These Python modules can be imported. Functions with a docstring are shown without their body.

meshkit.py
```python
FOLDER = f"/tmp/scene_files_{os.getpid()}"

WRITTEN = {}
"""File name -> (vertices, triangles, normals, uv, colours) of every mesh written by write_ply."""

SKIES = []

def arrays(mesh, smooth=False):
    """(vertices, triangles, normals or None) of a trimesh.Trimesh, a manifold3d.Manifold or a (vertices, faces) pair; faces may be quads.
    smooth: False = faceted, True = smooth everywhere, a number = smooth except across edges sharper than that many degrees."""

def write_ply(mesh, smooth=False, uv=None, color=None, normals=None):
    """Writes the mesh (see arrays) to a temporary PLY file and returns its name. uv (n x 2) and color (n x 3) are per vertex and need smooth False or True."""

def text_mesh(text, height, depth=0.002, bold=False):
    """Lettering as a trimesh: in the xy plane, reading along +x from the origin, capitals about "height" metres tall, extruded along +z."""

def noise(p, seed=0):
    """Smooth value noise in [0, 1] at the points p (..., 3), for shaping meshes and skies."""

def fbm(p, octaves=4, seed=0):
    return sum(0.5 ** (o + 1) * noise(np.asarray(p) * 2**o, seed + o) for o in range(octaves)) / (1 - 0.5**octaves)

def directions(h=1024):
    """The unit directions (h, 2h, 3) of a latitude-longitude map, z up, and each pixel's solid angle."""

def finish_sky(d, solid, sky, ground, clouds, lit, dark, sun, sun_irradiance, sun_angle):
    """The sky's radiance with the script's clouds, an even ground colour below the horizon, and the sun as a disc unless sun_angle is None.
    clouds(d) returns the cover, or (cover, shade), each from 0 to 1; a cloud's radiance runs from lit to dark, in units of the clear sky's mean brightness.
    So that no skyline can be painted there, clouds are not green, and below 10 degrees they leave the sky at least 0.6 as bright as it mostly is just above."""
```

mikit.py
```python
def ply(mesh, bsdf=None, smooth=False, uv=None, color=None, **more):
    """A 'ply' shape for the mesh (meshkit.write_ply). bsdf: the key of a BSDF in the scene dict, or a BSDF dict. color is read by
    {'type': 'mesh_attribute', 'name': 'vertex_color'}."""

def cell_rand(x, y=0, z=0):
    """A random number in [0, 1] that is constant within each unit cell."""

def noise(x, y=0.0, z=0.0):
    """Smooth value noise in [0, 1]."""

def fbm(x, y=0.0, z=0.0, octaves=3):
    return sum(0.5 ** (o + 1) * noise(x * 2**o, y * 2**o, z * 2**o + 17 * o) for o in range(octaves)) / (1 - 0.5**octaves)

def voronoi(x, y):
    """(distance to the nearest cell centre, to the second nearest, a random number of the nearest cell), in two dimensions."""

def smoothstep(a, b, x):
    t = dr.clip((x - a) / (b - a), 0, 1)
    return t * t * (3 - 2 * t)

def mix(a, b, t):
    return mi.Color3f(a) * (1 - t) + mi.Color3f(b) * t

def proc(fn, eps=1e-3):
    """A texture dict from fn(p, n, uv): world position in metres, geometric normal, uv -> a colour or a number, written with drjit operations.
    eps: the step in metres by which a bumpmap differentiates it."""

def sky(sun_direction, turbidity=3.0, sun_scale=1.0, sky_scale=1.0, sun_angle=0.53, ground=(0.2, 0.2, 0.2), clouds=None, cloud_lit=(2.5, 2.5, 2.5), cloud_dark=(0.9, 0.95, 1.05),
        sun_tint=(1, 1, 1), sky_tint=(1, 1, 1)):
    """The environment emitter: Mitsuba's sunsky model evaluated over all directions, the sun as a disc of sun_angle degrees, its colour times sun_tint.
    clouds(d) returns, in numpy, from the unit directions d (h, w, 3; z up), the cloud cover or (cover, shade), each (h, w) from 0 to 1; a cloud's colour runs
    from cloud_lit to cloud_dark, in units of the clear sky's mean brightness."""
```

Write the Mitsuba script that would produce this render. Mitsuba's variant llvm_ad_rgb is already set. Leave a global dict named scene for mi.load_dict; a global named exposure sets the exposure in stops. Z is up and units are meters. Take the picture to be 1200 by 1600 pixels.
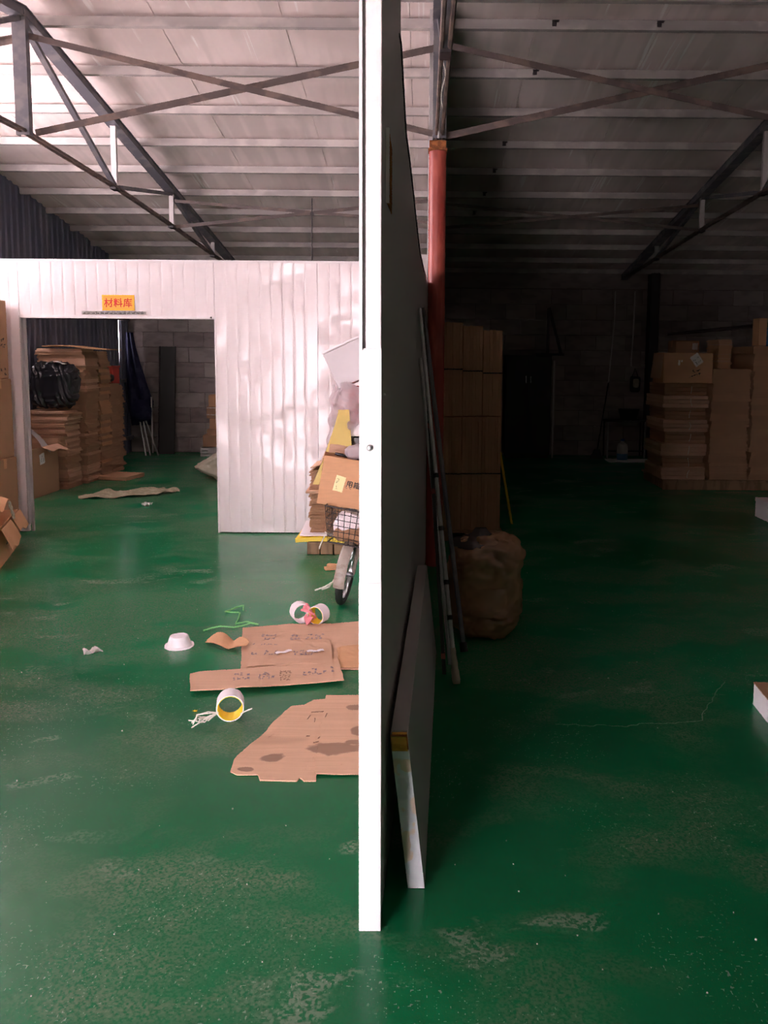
import math, random, json
import numpy as np, trimesh, drjit as dr, mitsuba as mi
import mikit, meshkit
from mikit import ply, proc, noise, fbm, smoothstep, mix, cell_rand
from scipy.spatial import ConvexHull

T = mi.ScalarTransform4f
scene, labels = {}, {}

# ---------------------------------------------------------------- camera
FOCAL, CX, CY, EYE, HORIZON = 1300.0, 663.0, 700.0, 1.6, 560.0   # of the 1200 x 1600 frame
pitch, roll = math.atan((CY - HORIZON) / FOCAL), math.radians(0.45)
fwd = np.array([0, math.cos(pitch), -math.sin(pitch)])
up0 = -np.cross(fwd, [1.0, 0, 0])
up = math.cos(roll) * up0 - math.sin(roll) * np.array([1.0, 0, 0])
scene['camera'] = {'type': 'perspective', 'fov': 2 * math.degrees(math.atan(600 / FOCAL)), 'fov_axis': 'x', 'near_clip': 0.05,
                   'principal_point_offset_x': -(CX - 600) / 1200, 'principal_point_offset_y': -(CY - 800) / 1600,
                   'to_world': T().look_at(origin=[0, 0, EYE], target=[0.0, float(fwd[1]), float(EYE + fwd[2])], up=[float(x) for x in up])}

# ---------------------------------------------------------------- daylight: an overcast sky seen through the front doorway, the high side window and gaps in the sheeting
SUN = 0.8
def overcast(d):
    return np.ones(d.shape[:2]), 0.25 * meshkit.fbm(d * 2.5, 3, 5)
scene['sky'] = mikit.sky([0.75, 0.35, 0.7], turbidity=4.0, sun_scale=SUN, sun_angle=None, sun_tint=(0.95, 0.98, 1.25), sky_scale=1.0, ground=(0.44, 0.415, 0.44), clouds=overcast,
                         cloud_lit=(1.06, 0.94, 1.0), cloud_dark=(0.80, 0.71, 0.75))
exposure = 7.6

# ---------------------------------------------------------------- helpers
R = random.Random(7)

def numbered(name):
    if name not in used:
        used[name] = 0
        return name
    used[name] += 1
    return f'{name}_{used[name]:03d}'
used = {}

def tag(key, label=None, cat=None, group=None, kind=None):
    e = labels.setdefault(key, {})
    for k, v in (('label', label), ('category', cat), ('group', group), ('kind', kind)):
        if v: e[k] = v

def thing(name, label, cat, group=None):
    key = numbered(name); tag(key, label, cat, group)
    return key

def part(holder, name, mesh, m, smooth=False, label=None, kind=None):
    key = numbered(f'{holder}__{name}')
    scene[key] = mesh if isinstance(mesh, dict) else ply(mesh, 'mat_' + m, smooth)
    if label or kind: tag(key, label, kind=kind)
    return key

def solo(name, mesh, m, label, cat, group=None, smooth=False, kind=None):
    key = numbered(name)
    scene[key] = mesh if isinstance(mesh, dict) else ply(mesh, 'mat_' + m, smooth)
    tag(key, label, cat, group, kind)
    return key

def struct(name, mesh, m, label, smooth=False):
    key = numbered(name)
    if mesh is not None: scene[key] = ply(mesh, 'mat_' + m, smooth)
    tag(key, label, kind='structure')
    return key

def cat(*ms):
    return trimesh.util.concatenate([m for m in ms])

def tm(v, f):
    return trimesh.Trimesh(np.asarray(v, float), np.asarray(f), process=False)

def hull(p):
    p = np.asarray(p, float)
    m = trimesh.convex.convex_hull(p)
    return tm(m.vertices, m.faces)

def box(x0, x1, y0, y1, z0, z1, b=0.0):
    if b <= 0:
        m = trimesh.creation.box((x1 - x0, y1 - y0, z1 - z0)); m.apply_translation(((x0 + x1) / 2, (y0 + y1) / 2, (z0 + z1) / 2)); return m
    c, s = np.array([x0 + x1, y0 + y1, z0 + z1]) / 2, np.array([x1 - x0, y1 - y0, z1 - z0]) / 2
    p = [c + np.array([i, j, k]) * (s - b * (np.arange(3) != a)) for i in (-1, 1) for j in (-1, 1) for k in (-1, 1) for a in range(3)]
    return hull(p)

def M(tx=0, ty=0, tz=0, rx=0, ry=0, rz=0, s=1):
    """rotations in degrees, applied x then y then z, then the shift"""
    m = trimesh.transformations.euler_matrix(*np.radians([rx, ry, rz]), 'sxyz')
    m[:3, :3] *= s; m[:3, 3] = (tx, ty, tz)
    return m

def mv(m, *a, **k):
    m = m.copy(); m.apply_transform(M(*a, **k)); return m

def frame(o, x, y, z=None):
    """local axes x, y (and their normal) to the world"""
    x = np.array(x, float); x /= np.linalg.norm(x); y = np.array(y, float); y -= x * (x @ y); y /= np.linalg.norm(y)
    m = np.eye(4); m[:3, 0], m[:3, 1], m[:3, 2], m[:3, 3] = x, y, np.cross(x, y), o
    return m

def put(m, mat):
    m = m.copy(); m.apply_transform(mat); return m

def tube(pts, r, n=8, cap=True):
    p = np.asarray(pts, float); r = np.broadcast_to(np.asarray(r, float), (len(p),))
    t = np.gradient(p, axis=0); t /= np.linalg.norm(t, axis=1, keepdims=True) + 1e-12
    a = np.cross(t[0], [0, 0, 1.0] if abs(t[0][2]) < .9 else [1.0, 0, 0]); a /= np.linalg.norm(a)
    v = []
    for k in range(len(p)):
        a = a - t[k] * (a @ t[k]); a /= np.linalg.norm(a); b = np.cross(t[k], a)
        th = np.arange(n) * 2 * np.pi / n
        v.append(p[k] + r[k] * (np.cos(th)[:, None] * a + np.sin(th)[:, None] * b))
    v = np.vstack(v); f = []
    for k in range(len(p) - 1):
        for i in range(n):
            j = (i + 1) % n
            f += [[k*n+i, k*n+j, (k+1)*n+j], [k*n+i, (k+1)*n+j, (k+1)*n+i]]
    if cap:
        for base, o in ((0, 1), ((len(p)-1)*n, 0)):
            for i in range(1, n - 1):
                f.append([base, base+i+1, base+i] if o else [base, base+i, base+i+1])
    return tm(v, f)

def lathe(prof, n=32):
    """closed or open profile of (r, z) points turned about z"""
    prof = np.asarray(prof, float); k = len(prof); th = np.arange(n) * 2 * np.pi / n
    v = np.stack([np.outer(np.cos(th), prof[:, 0]), np.outer(np.sin(th), prof[:, 0]), np.tile(prof[:, 1], (n, 1))], -1).reshape(-1, 3)
    f = []
    for i in range(n):
        j = (i + 1) % n
        for q in range(k - 1):
            f += [[i*k+q, j*k+q, j*k+q+1], [i*k+q, j*k+q+1, i*k+q+1]]
    m = tm(v, f); m.merge_vertices(); m.update_faces(m.nondegenerate_faces()); return m

def extrude(poly, h):
    from shapely import Polygon
    p = poly if hasattr(poly, 'exterior') else Polygon(poly)
    return trimesh.creation.extrude_polygon(p.buffer(0), h, engine='earcut')

def bar(a, b, w, h, up=(0, 0, 1)):
    """a straight rectangular bar from a to b"""
    a, b = np.array(a, float), np.array(b, float); d = b - a; L = np.linalg.norm(d)
    y = np.cross(up, d); y = y / (np.linalg.norm(y) + 1e-12) if np.linalg.norm(y) > 1e-9 else np.array([0, 1.0, 0])
    return put(box(0, L, -w/2, w/2, -h/2, h/2), frame(a, d, y))

def angle_bar(a, b, s, t=0.006, up=(0, 0, 1), flip=1):
    """an L-section steel angle from a to b"""
    a, b = np.array(a, float), np.array(b, float); d = b - a; L = np.linalg.norm(d)
    y = np.cross(up, d); y /= np.linalg.norm(y)
    m = extrude([(0, 0), (s * flip, 0), (s * flip, -t), (t * flip, -t), (t * flip, -s), (0, -s)], L)
    q = np.eye(4); dn = d / L; z = np.cross(dn, y)
    q[:3, 0], q[:3, 1], q[:3, 2], q[:3, 3] = y * 1, z, dn, a
    m = put(m, q)
    if np.linalg.det(q[:3, :3]) < 0: m.invert()
    return m

def grid(nu, nv, fn, thick=None):
    """a sheet fn(u, v) -> xyz over the unit square; thick gives it a back side"""
    u, v = np.meshgrid(np.linspace(0, 1, nu), np.linspace(0, 1, nv), indexing='ij')
    p = np.asarray(fn(u, v)); p = p.reshape(-1, 3) if p.shape[-1] == 3 else np.stack(list(p), -1).reshape(-1, 3)
    i, j = np.meshgrid(np.arange(nu - 1), np.arange(nv - 1), indexing='ij'); q = (i * nv + j).ravel()
    f = np.vstack([np.stack([q, q + nv, q + nv + 1], 1), np.stack([q, q + nv + 1, q + 1], 1)])
    if thick is None: return tm(p, f)
    m = tm(p, f); n = np.array(m.vertex_normals); k = len(p)
    edge = np.concatenate([np.arange(nv), np.arange(1, nu) * nv + nv - 1, (nu - 1) * nv + np.arange(nv - 2, -1, -1), np.arange(nu - 2, 0, -1) * nv])
    e2 = np.roll(edge, -1)
    side = np.vstack([np.stack([edge, edge + k, e2 + k], 1), np.stack([edge, e2 + k, e2], 1)])
    out = tm(np.vstack([p, p - n * thick]), np.vstack([f, f[:, ::-1] + k, side]))
    trimesh.repair.fix_normals(out); return out

def wob(p, f, s, a):
    """noise in -1..1 times a at the points"""
    return (meshkit.fbm(np.asarray(p) * f, 3, s) * 2 - 1)[..., None] * a

def shaken(m, f, s, a):
    m = m.copy(); n = np.array(m.vertex_normals); v = np.array(m.vertices); m.vertices = v + n * wob(v, f, s, a); return m

def superblob(rx, ry, rz, e1=0.5, e2=0.6, n=40, k=28):
    th, ph = np.meshgrid(np.linspace(-np.pi, np.pi, n + 1)[:-1], np.linspace(-np.pi/2, np.pi/2, k), indexing='ij')
    c = lambda x, e: np.sign(np.cos(x)) * np.abs(np.cos(x)) ** e
    s = lambda x, e: np.sign(np.sin(x)) * np.abs(np.sin(x)) ** e
    v = np.stack([rx * c(ph, e1) * c(th, e2), ry * c(ph, e1) * s(th, e2), rz * s(ph, e1)], -1).reshape(-1, 3)
    f = []
    for i in range(n):
        j = (i + 1) % n
        for q in range(k - 1): f += [[i*k+q, j*k+q, j*k+q+1], [i*k+q, j*k+q+1, i*k+q+1]]
    m = tm(v, f); m.merge_vertices(); m.update_faces(m.nondegenerate_faces()); return m

def text(s, h, depth=0.0008, bold=True):
    m = meshkit.text_mesh(s, h, depth, bold); return tm(m.vertices, m.faces)

GLYPHS = json.loads('''{"\\u6750":[[[[3,5],[1,12],[5,16],[11,30],[11,33],[3,33],[3,39],[13,39],[13,52],[19,52],[19,39],[27,39],[46,39],[46,52],[52,52],[52,39],[58,39],[59,34],[52,32],[52,-3],[50,-5],[37,-6],[35,-1],[36,1],[46,1],[46,22],[30,4],[27,4],[24,8],[37,21],[43,33],[20,33],[29,20],[26,16],[24,16],[21,22],[19,22],[19,-6],[13,-6],[13,17],[11,17],[5,5]]]],"\\u6599":[[[[1,6],[9,24],[2,25],[2,31],[5,32],[2,47],[7,48],[9,41],[11,41],[11,51],[17,52],[19,39],[22,48],[27,47],[23,31],[31,32],[41,25],[39,20],[30,26],[19,25],[25,15],[28,13],[45,17],[45,38],[43,38],[42,35],[39,35],[30,43],[31,46],[35,47],[45,40],[45,52],[51,52],[51,18],[58,19],[59,16],[58,12],[51,11],[51,-6],[45,-6],[45,10],[26,7],[26,10],[22,9],[18,13],[17,-6],[11,-5],[11,10],[9,10],[5,2],[3,2]]]],"\\u5e93":[[[[1,-4],[6,14],[7,46],[28,46],[27,51],[30,52],[33,52],[36,46],[58,46],[58,40],[34,39],[34,34],[56,33],[55,28],[41,28],[41,21],[54,21],[54,15],[41,15],[41,10],[58,9],[58,3],[41,3],[41,-6],[35,-6],[35,3],[13,3],[13,9],[33,9],[35,11],[35,15],[19,14],[17,18],[22,27],[15,28],[15,34],[26,34],[28,40],[14,40],[13,20],[10,1],[7,-6]],[[27,22],[35,21],[35,28],[30,28]]]],"\\u7528":[[[[1,-3],[6,6],[8,15],[8,48],[54,48],[54,-2],[51,-5],[38,-5],[37,-2],[37,1],[48,1],[47,13],[34,13],[33,-5],[27,-5],[26,13],[14,13],[12,3],[8,-4],[4,-6]],[[34,20],[48,19],[48,27],[34,27]],[[34,34],[48,33],[48,42],[34,42]],[[15,27],[14,19],[27,19],[27,27]],[[15,34],[27,33],[27,42],[15,42]]]],"\\u7bb1":[[[[1,34],[1,36],[6,41],[10,52],[16,51],[16,46],[31,46],[34,52],[38,52],[40,51],[39,46],[58,46],[58,40],[47,39],[49,35],[48,32],[56,32],[56,-5],[49,-5],[48,-3],[36,-3],[35,-6],[29,-6],[29,9],[24,7],[20,12],[19,-6],[13,-6],[13,9],[11,9],[6,1],[4,1],[1,6],[11,20],[11,22],[3,22],[3,28],[13,28],[13,34],[15,38],[12,40],[7,31]],[[35,4],[49,3],[49,7],[35,7]],[[35,14],[48,13],[49,15],[36,16]],[[35,23],[49,22],[49,26],[35,26]],[[36,40],[31,32],[42,33],[38,40]],[[21,22],[20,20],[29,13],[29,22]],[[21,39],[22,34],[19,33],[19,28],[29,28],[29,33],[25,35],[27,40]]]]}''')
def hanzi(s, h, depth=0.001):
    """Chinese characters as flat raised print, reading along +x from the origin, each about h tall"""
    from shapely import Polygon
    ms = []
    for i, ch in enumerate(s):
        for rings in GLYPHS[ch]:
            m = extrude(Polygon(rings[0], rings[1:]), 1.0); m.apply_transform(np.diag([h / 58, h / 58, depth, 1])); m.apply_translation((i * h * 1.08, h * 0.1, 0)); ms.append(m)
    return cat(*ms)

def scribble(w, h, rows, n, seed):
    """worn, illegible print: short strokes in rows"""
    r = random.Random(seed); ms = []
    for k in range(rows):
        for i in range(n):
            if r.random() < .2: continue
            cw, chh = w / n, h / rows; x, y = i * cw, k * chh
            for _ in range(3):
                a = r.random() * .7 * cw; b = r.random() * .7 * chh
                ms.append(box(x + a, x + a + cw * r.uniform(.1, .6), y + b, y + b + chh * .17, 0, .0006) if r.random() < .6 else box(x + a, x + a + cw * .15, y + b * .5, y + b * .5 + chh * r.uniform(.3, .55), 0, .0006))
    return cat(*ms)

# ---------------------------------------------------------------- materials
def rgb(c): return {'type': 'rgb', 'value': list(map(float, c))}

def mat(name, base, rough=0.5, metal=0.0, spec=0.5, bump=None, scale=1.0, two=True, **more):
    b = {'type': 'principled', 'base_color': base if isinstance(base, dict) else rgb(base), 'roughness': rough, 'metallic': metal, 'specular': spec, **more}
    if bump: b = {'type': 'bumpmap', 'arbitrary': bump, 'scale': scale, 'bsdf': b}
    scene['mat_' + name] = {'type': 'twosided', 'bsdf': b} if two else b

CRACK = [(0.593, 3.51), (0.847, 3.515), (1.079, 3.538), (1.252, 3.561), (1.317, 3.713), (1.42, 3.863), (1.515, 4.017)]

def floor_masks(p):
    x, y = p.x, p.y
    wx, wy = x + .22 * (fbm(x * 3, y * 3, 3.0) - .5), y + .22 * (fbm(x * 3, y * 3, 9.0) - .5)
    broad = fbm(wx * .6 + 4, wy * .6, 1.0, octaves=3)
    patch = fbm(wx * 2.6, wy * 4.2, 5.0, octaves=6)
    grain = fbm(x * 150, y * 150, 2.0, octaves=4)
    left = smoothstep(-.3, -1.9, x + .8 * (broad - .5))
    dust = smoothstep(.43 - .10 * left, .66, patch * .72 + broad * .28) * smoothstep(.18, .78, grain)
    stroke = fbm(wx * 3.1 + wy * 1.2, wy * 6.5 - wx * 1.5, 14.0, octaves=5)
    scuff = smoothstep(.66, .76, stroke) * smoothstep(.36, .66, fbm(x * 120, y * 120, 4.0, octaves=4)) * smoothstep(.42, .60, noise(wx * 1.3, wy * 1.3, 21.0))
    speck = smoothstep(.88, .94, noise(x * 170, y * 170, 1.0)) * smoothstep(.48, .66, fbm(x * 3, y * 3, 6.0))
    return dust, scuff, speck, broad, grain, left

def crack_mask(p):
    x = p.x + .03 * (fbm(p.x * 14, p.y * 14, 4.0) - .5); y = p.y + .05 * (fbm(p.x * 14, p.y * 14, 7.0) - .5)
    d = mi.Float(9)
    for (ax, ay), (bx, by) in zip(CRACK[:-1], CRACK[1:]):
        L = (bx - ax) ** 2 + (by - ay) ** 2
        t = dr.clip(((x - ax) * (bx - ax) + (y - ay) * (by - ay)) / L, 0, 1)
        d = dr.minimum(d, dr.sqrt(dr.square(x - ax - t * (bx - ax)) + dr.square(y - ay - t * (by - ay))))
    return 1 - smoothstep(.001, .0035, d)

def floor_color(p, n, uv):
    dust, scuff, speck, broad, grain, left = floor_masks(p)
    c = mix((.005, .125, .046), (.006, .185, .070), smoothstep(.35, .65, broad))
    c = mix(c, (.135, .165, .108), dust * .68)
    c = mix(c, (.26, .28, .22), scuff * .48)
    c = mix(c, (.34, .38, .32), speck * .5)
    return mix(c, (.30, .36, .28), crack_mask(p) * .5)

def floor_rough(p, n, uv):
    dust, scuff, speck, broad, grain, left = floor_masks(p)
    return dr.clip(.19 + .06 * grain + .12 * dust + .3 * scuff, .1, .8)

def floor_bump(p, n, uv):
    dust, scuff, speck, broad, grain, left = floor_masks(p)
    return .0022 * fbm(p.x * 9, p.y * 9, 1.0, octaves=4) + .0012 * scuff + .0008 * speck

mat('floor_paint', proc(floor_color), proc(floor_rough), bump=proc(floor_bump, 2e-3), two=False, spec=.26)

def foil_color(p, n, uv):
    s = fbm(p.x * 9, p.y * .8, 2.0); g = fbm(p.x * 1.4, p.y * 1.6, 6.0)
    c = mix((.62, .545, .52), (.72, .63, .605), smoothstep(.35, .65, s))
    c = mix(c, (.52, .44, .415), smoothstep(.50, .72, g) * .45)
    drip = smoothstep(.80, .86, noise(p.x * 9, p.y * 1.1, 3.0)) * smoothstep(.60, .85, noise(p.x * 60, p.y * 2.0, 8.0))
    return mix(c, (.85, .84, .82), drip * .6)
mat('roof_foil', proc(foil_color), .42, spec=.4)

def steel_color(p, n, uv):
    g = fbm(p.x * 3 + p.y * 3, p.z * 2.0, 1.0); f = fbm((p.x + p.y) * 24, p.z * 5, 4.0)
    c = mix((.76, .69, .695), (.82, .75, .755), g)
    return mix(c, (.68, .60, .60), smoothstep(.62, .80, f) * .2)
mat('white_steel', proc(steel_color), .25, spec=.7)
mat('white_cap', (.78, .735, .745), .36, spec=.5)
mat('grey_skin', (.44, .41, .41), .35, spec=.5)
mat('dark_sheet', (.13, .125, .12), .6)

def worn(a, b, fx=9.0, fz=9.0, lo=.45, hi=.65):
    def fn(p, n, uv):
        return mix(a, b, smoothstep(lo, hi, fbm(p.x * fx + p.y * fx * .7, p.y * fx - p.x, p.z * fz, octaves=4)))
    return proc(fn)
mat('truss_paint', worn((.115, .115, .135), (.17, .16, .165)), .5)
mat('brown_angle', worn((.10, .075, .070), (.17, .12, .10)), .6)
mat('purlin_steel', worn((.36, .33, .32), (.46, .42, .40), 5.0, 5.0), .5)
mat('pale_post', (.55, .51, .51), .55)
mat('red_oxide', worn((.30, .050, .038), (.40, .085, .060), 12.0, 3.0), .42)
mat('rust', worn((.20, .060, .020), (.35, .12, .035), 30.0, 30.0), .75)
mat('dark_iron', (.035, .030, .032), .45, metal=.3)
mat('galvanised', worn((.50, .50, .50), (.62, .61, .60), 12.0, 12.0), .30, metal=.85)
mat('black_rubber', (.018, .017, .017), .55)
mat('black_plastic', (.020, .020, .024), .18, spec=.7)
for i, c in enumerate(((.36, .31, .30), (.33, .28, .27), (.39, .34, .32), (.30, .25, .245))):
    mat(f'block_{i}', worn(c, tuple(x * .78 for x in c), 6.0, 11.0, .42, .72), .85, spec=.2)
mat('mortar', (.22, .185, .175), .9, spec=.1)
mat('side_sheet', worn((.105, .115, .165), (.15, .15, .19), 4.0, 1.2), .45)

def card(a, b, seed):
    def fn(p, n, uv):
        f = fbm(p.x * 4 + seed, p.y * 4, p.z * 4); g = noise(p.x * 3 + seed, p.y * 240, p.z * 240)
        return mix(mi.Color3f(a) * (.94 + .12 * g), b, smoothstep(.45, .75, f) * .6)
    return proc(fn)
mat('card_pale', card((.58, .36, .245), (.50, .30, .195), 1.0), .75, spec=.25)
mat('card_orange', card((.58, .32, .175), (.50, .26, .13), 5.0), .72, spec=.25)
mat('card_brown', card((.45, .26, .155), (.39, .215, .125), 9.0), .78, spec=.2)
mat('card_kraft', card((.42, .24, .14), (.36, .20, .115), 13.0), .8, spec=.2)
mat('card_tear', (.20, .11, .065), .8)

def stain_card(p, n, uv):
    g = noise(p.x * 5, p.y * 190, 1.0)
    c = mix((.55, .34, .225), (.61, .385, .26), g)
    c = mix(c, (.40, .225, .14), smoothstep(.5, .75, fbm(p.x * 3, p.y * 9, 4.0)) * .5)
    s = mi.Float(0)
    for x, y, rx, ry in ((-.605, 3.17, .06, .045), (-.68, 3.08, .035, .02), (-.36, 3.26, .13, .06), (-.27, 3.42, .045, .05), (-.30, 3.66, .06, .03), (-.28, 3.31, .05, .03)):
        d = dr.sqrt(dr.square((p.x - x) / rx) + dr.square((p.y - y) / ry)) + .9 * (fbm(p.x * 16, p.y * 16, 3.0) - .5)
        s = dr.maximum(s, 1 - smoothstep(.75, 1.0, d))
    return mix(c, (.22, .125, .085), s * .75)
mat('card_stained', proc(stain_card), .75, spec=.25)
mat('ink_blue', (.20, .155, .20), .8)
mat('grit', (.42, .42, .36), .8)
mat('ink_black', (.05, .04, .04), .8)
mat('ink_red', (.62, .03, .03), .6)
mat('sign_yellow', (.85, .40, .06), .5)
mat('paper_white', (.80, .77, .75), .6)
mat('label_yellow', (.80, .72, .38), .6)
mat('foam_white', (.80, .74, .76), .5)
mat('foil_white', (.58, .53, .55), .35, spec=.35)
mat('pu_foam', worn((.62, .33, .06), (.50, .23, .035), 40.0, 40.0), .8)
mat('yellow_sheet', (.80, .60, .20), .5)
mat('yellow_bright', (.85, .62, .03), .45)
mat('red_plastic', (.55, .05, .035), .4)
mat('pink_plastic', (.85, .30, .34), .3)
mat('navy_cloth', worn((.020, .022, .050), (.032, .034, .065), 8.0, 8.0), .85, spec=.2)
mat('board_dark', (.030, .032, .030), .5)
mat('sack_weave', worn((.42, .37, .28), (.50, .45, .35), 20.0, 20.0), .75)
mat('rag_cloth', worn((.34, .30, .20), (.46, .41, .28), 18.0, 18.0), .85)
mat('green_string', (.22, .62, .22), .5)
mat('pale_string', (.72, .70, .62), .6)
mat('wood', worn((.33, .20, .11), (.22, .13, .07), 25.0, 4.0), .7)
mat('chrome', (.60, .60, .61), .16, metal=1.0)
mat('bike_paint', worn((.36, .31, .27), (.29, .24, .20), 40.0, 40.0), .35)
mat('brown_wrap', worn((.36, .20, .10), (.28, .15, .075), 7.0, 7.0), .28, spec=.7, clearcoat=1.0, clearcoat_gloss=.92)
mat('dark_wrap', (.045, .042, .040), .22, spec=.7)
scene['mat_clear_film'] = {'type': 'principledthin', 'base_color': rgb((.72, .64, .66)), 'roughness': .25, 'diff_trans': .9, 'spec_trans': .35, 'eta': 1.4}
mat('blue_plastic', (.03, .16, .42), .25)
mat('pvc_white', (.70, .67, .64), .4)
mat('water_blue', (.10, .28, .45), .12, spec=.7, clearcoat=.6)

# ================================================================ the setting
XL, XR, YF, YB, YR, ZR, SL = -4.92, 6.6, -1.1, 13.9, 6.42, 4.24, 0.158
def roof_z(y): return ZR - SL * abs(y - YR)

struct('floor', box(XL - .15, XR + .15, YF - .1, YB + .2, -.12, 0), 'floor_paint', 'glossy green painted concrete floor, dusty and scuffed')

# roof: outer sheet over foil-faced panels
def slope_slab(x0, x1, ya, yb, z0, z1):
    return hull([(x, y, roof_z(y) + z) for x in (x0, x1) for y in (ya, yb) for z in (z0, z1)])
struct('ceiling', cat(slope_slab(XL - .2, XR + .2, YF - .3, YR, .055, .07), slope_slab(XL - .2, XR + .2, YR, YB + .3, .055, .07)), 'side_sheet', 'low pitched roof of pale foil-faced panels seen from below')
n = 12; w = (XR - XL + .2) / n
for k in range(n):
    for ya, yb in ((YF - .2, YR), (YR, YB + .2)):
        x0 = XL - .1 + k * w
        m = cat(slope_slab(x0 + .0012, x0 + w - .0012, ya, yb, 0, .05), slope_slab(x0 + w - .012, x0 + w - .004, ya, yb, -.003, .001))
        part('ceiling', 'roof_panel', m, 'roof_foil')

# block wall at the back
struct('wall_back', box(XL - .1, XR + .1, YB + .012, YB + .2, 0, 3.05), 'mortar', 'rough grey block wall at the back of the shed')
blk = {i: ply(box(0, .492, 0, .11, 0, .242, .006), f'mat_block_{i}') for i in range(4)}
half = {i: ply(box(0, .242, 0, .11, 0, .242, .006), f'mat_block_{i}') for i in range(4)}
for r in range(11):
    x = XL
    if r % 2:
        part('wall_back', 'block', {**half[R.randrange(4)], 'to_world': T().translate([x, YB + R.uniform(-.003, .004), r * .25 + .004])}, None); x += .25
    while x < XR - .3:
        part('wall_back', 'block', {**blk[R.randrange(4)], 'to_world': T().translate([x, YB + R.uniform(-.004, .005), r * .25 + .004])}, None); x += .5
part('wall_back', 'ring_beam', box(XL, XR, YB - .01, YB + .18, 2.76, 3.04, .008), 'block_1', label='plain concrete ring beam along the top of the block wall')

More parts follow.
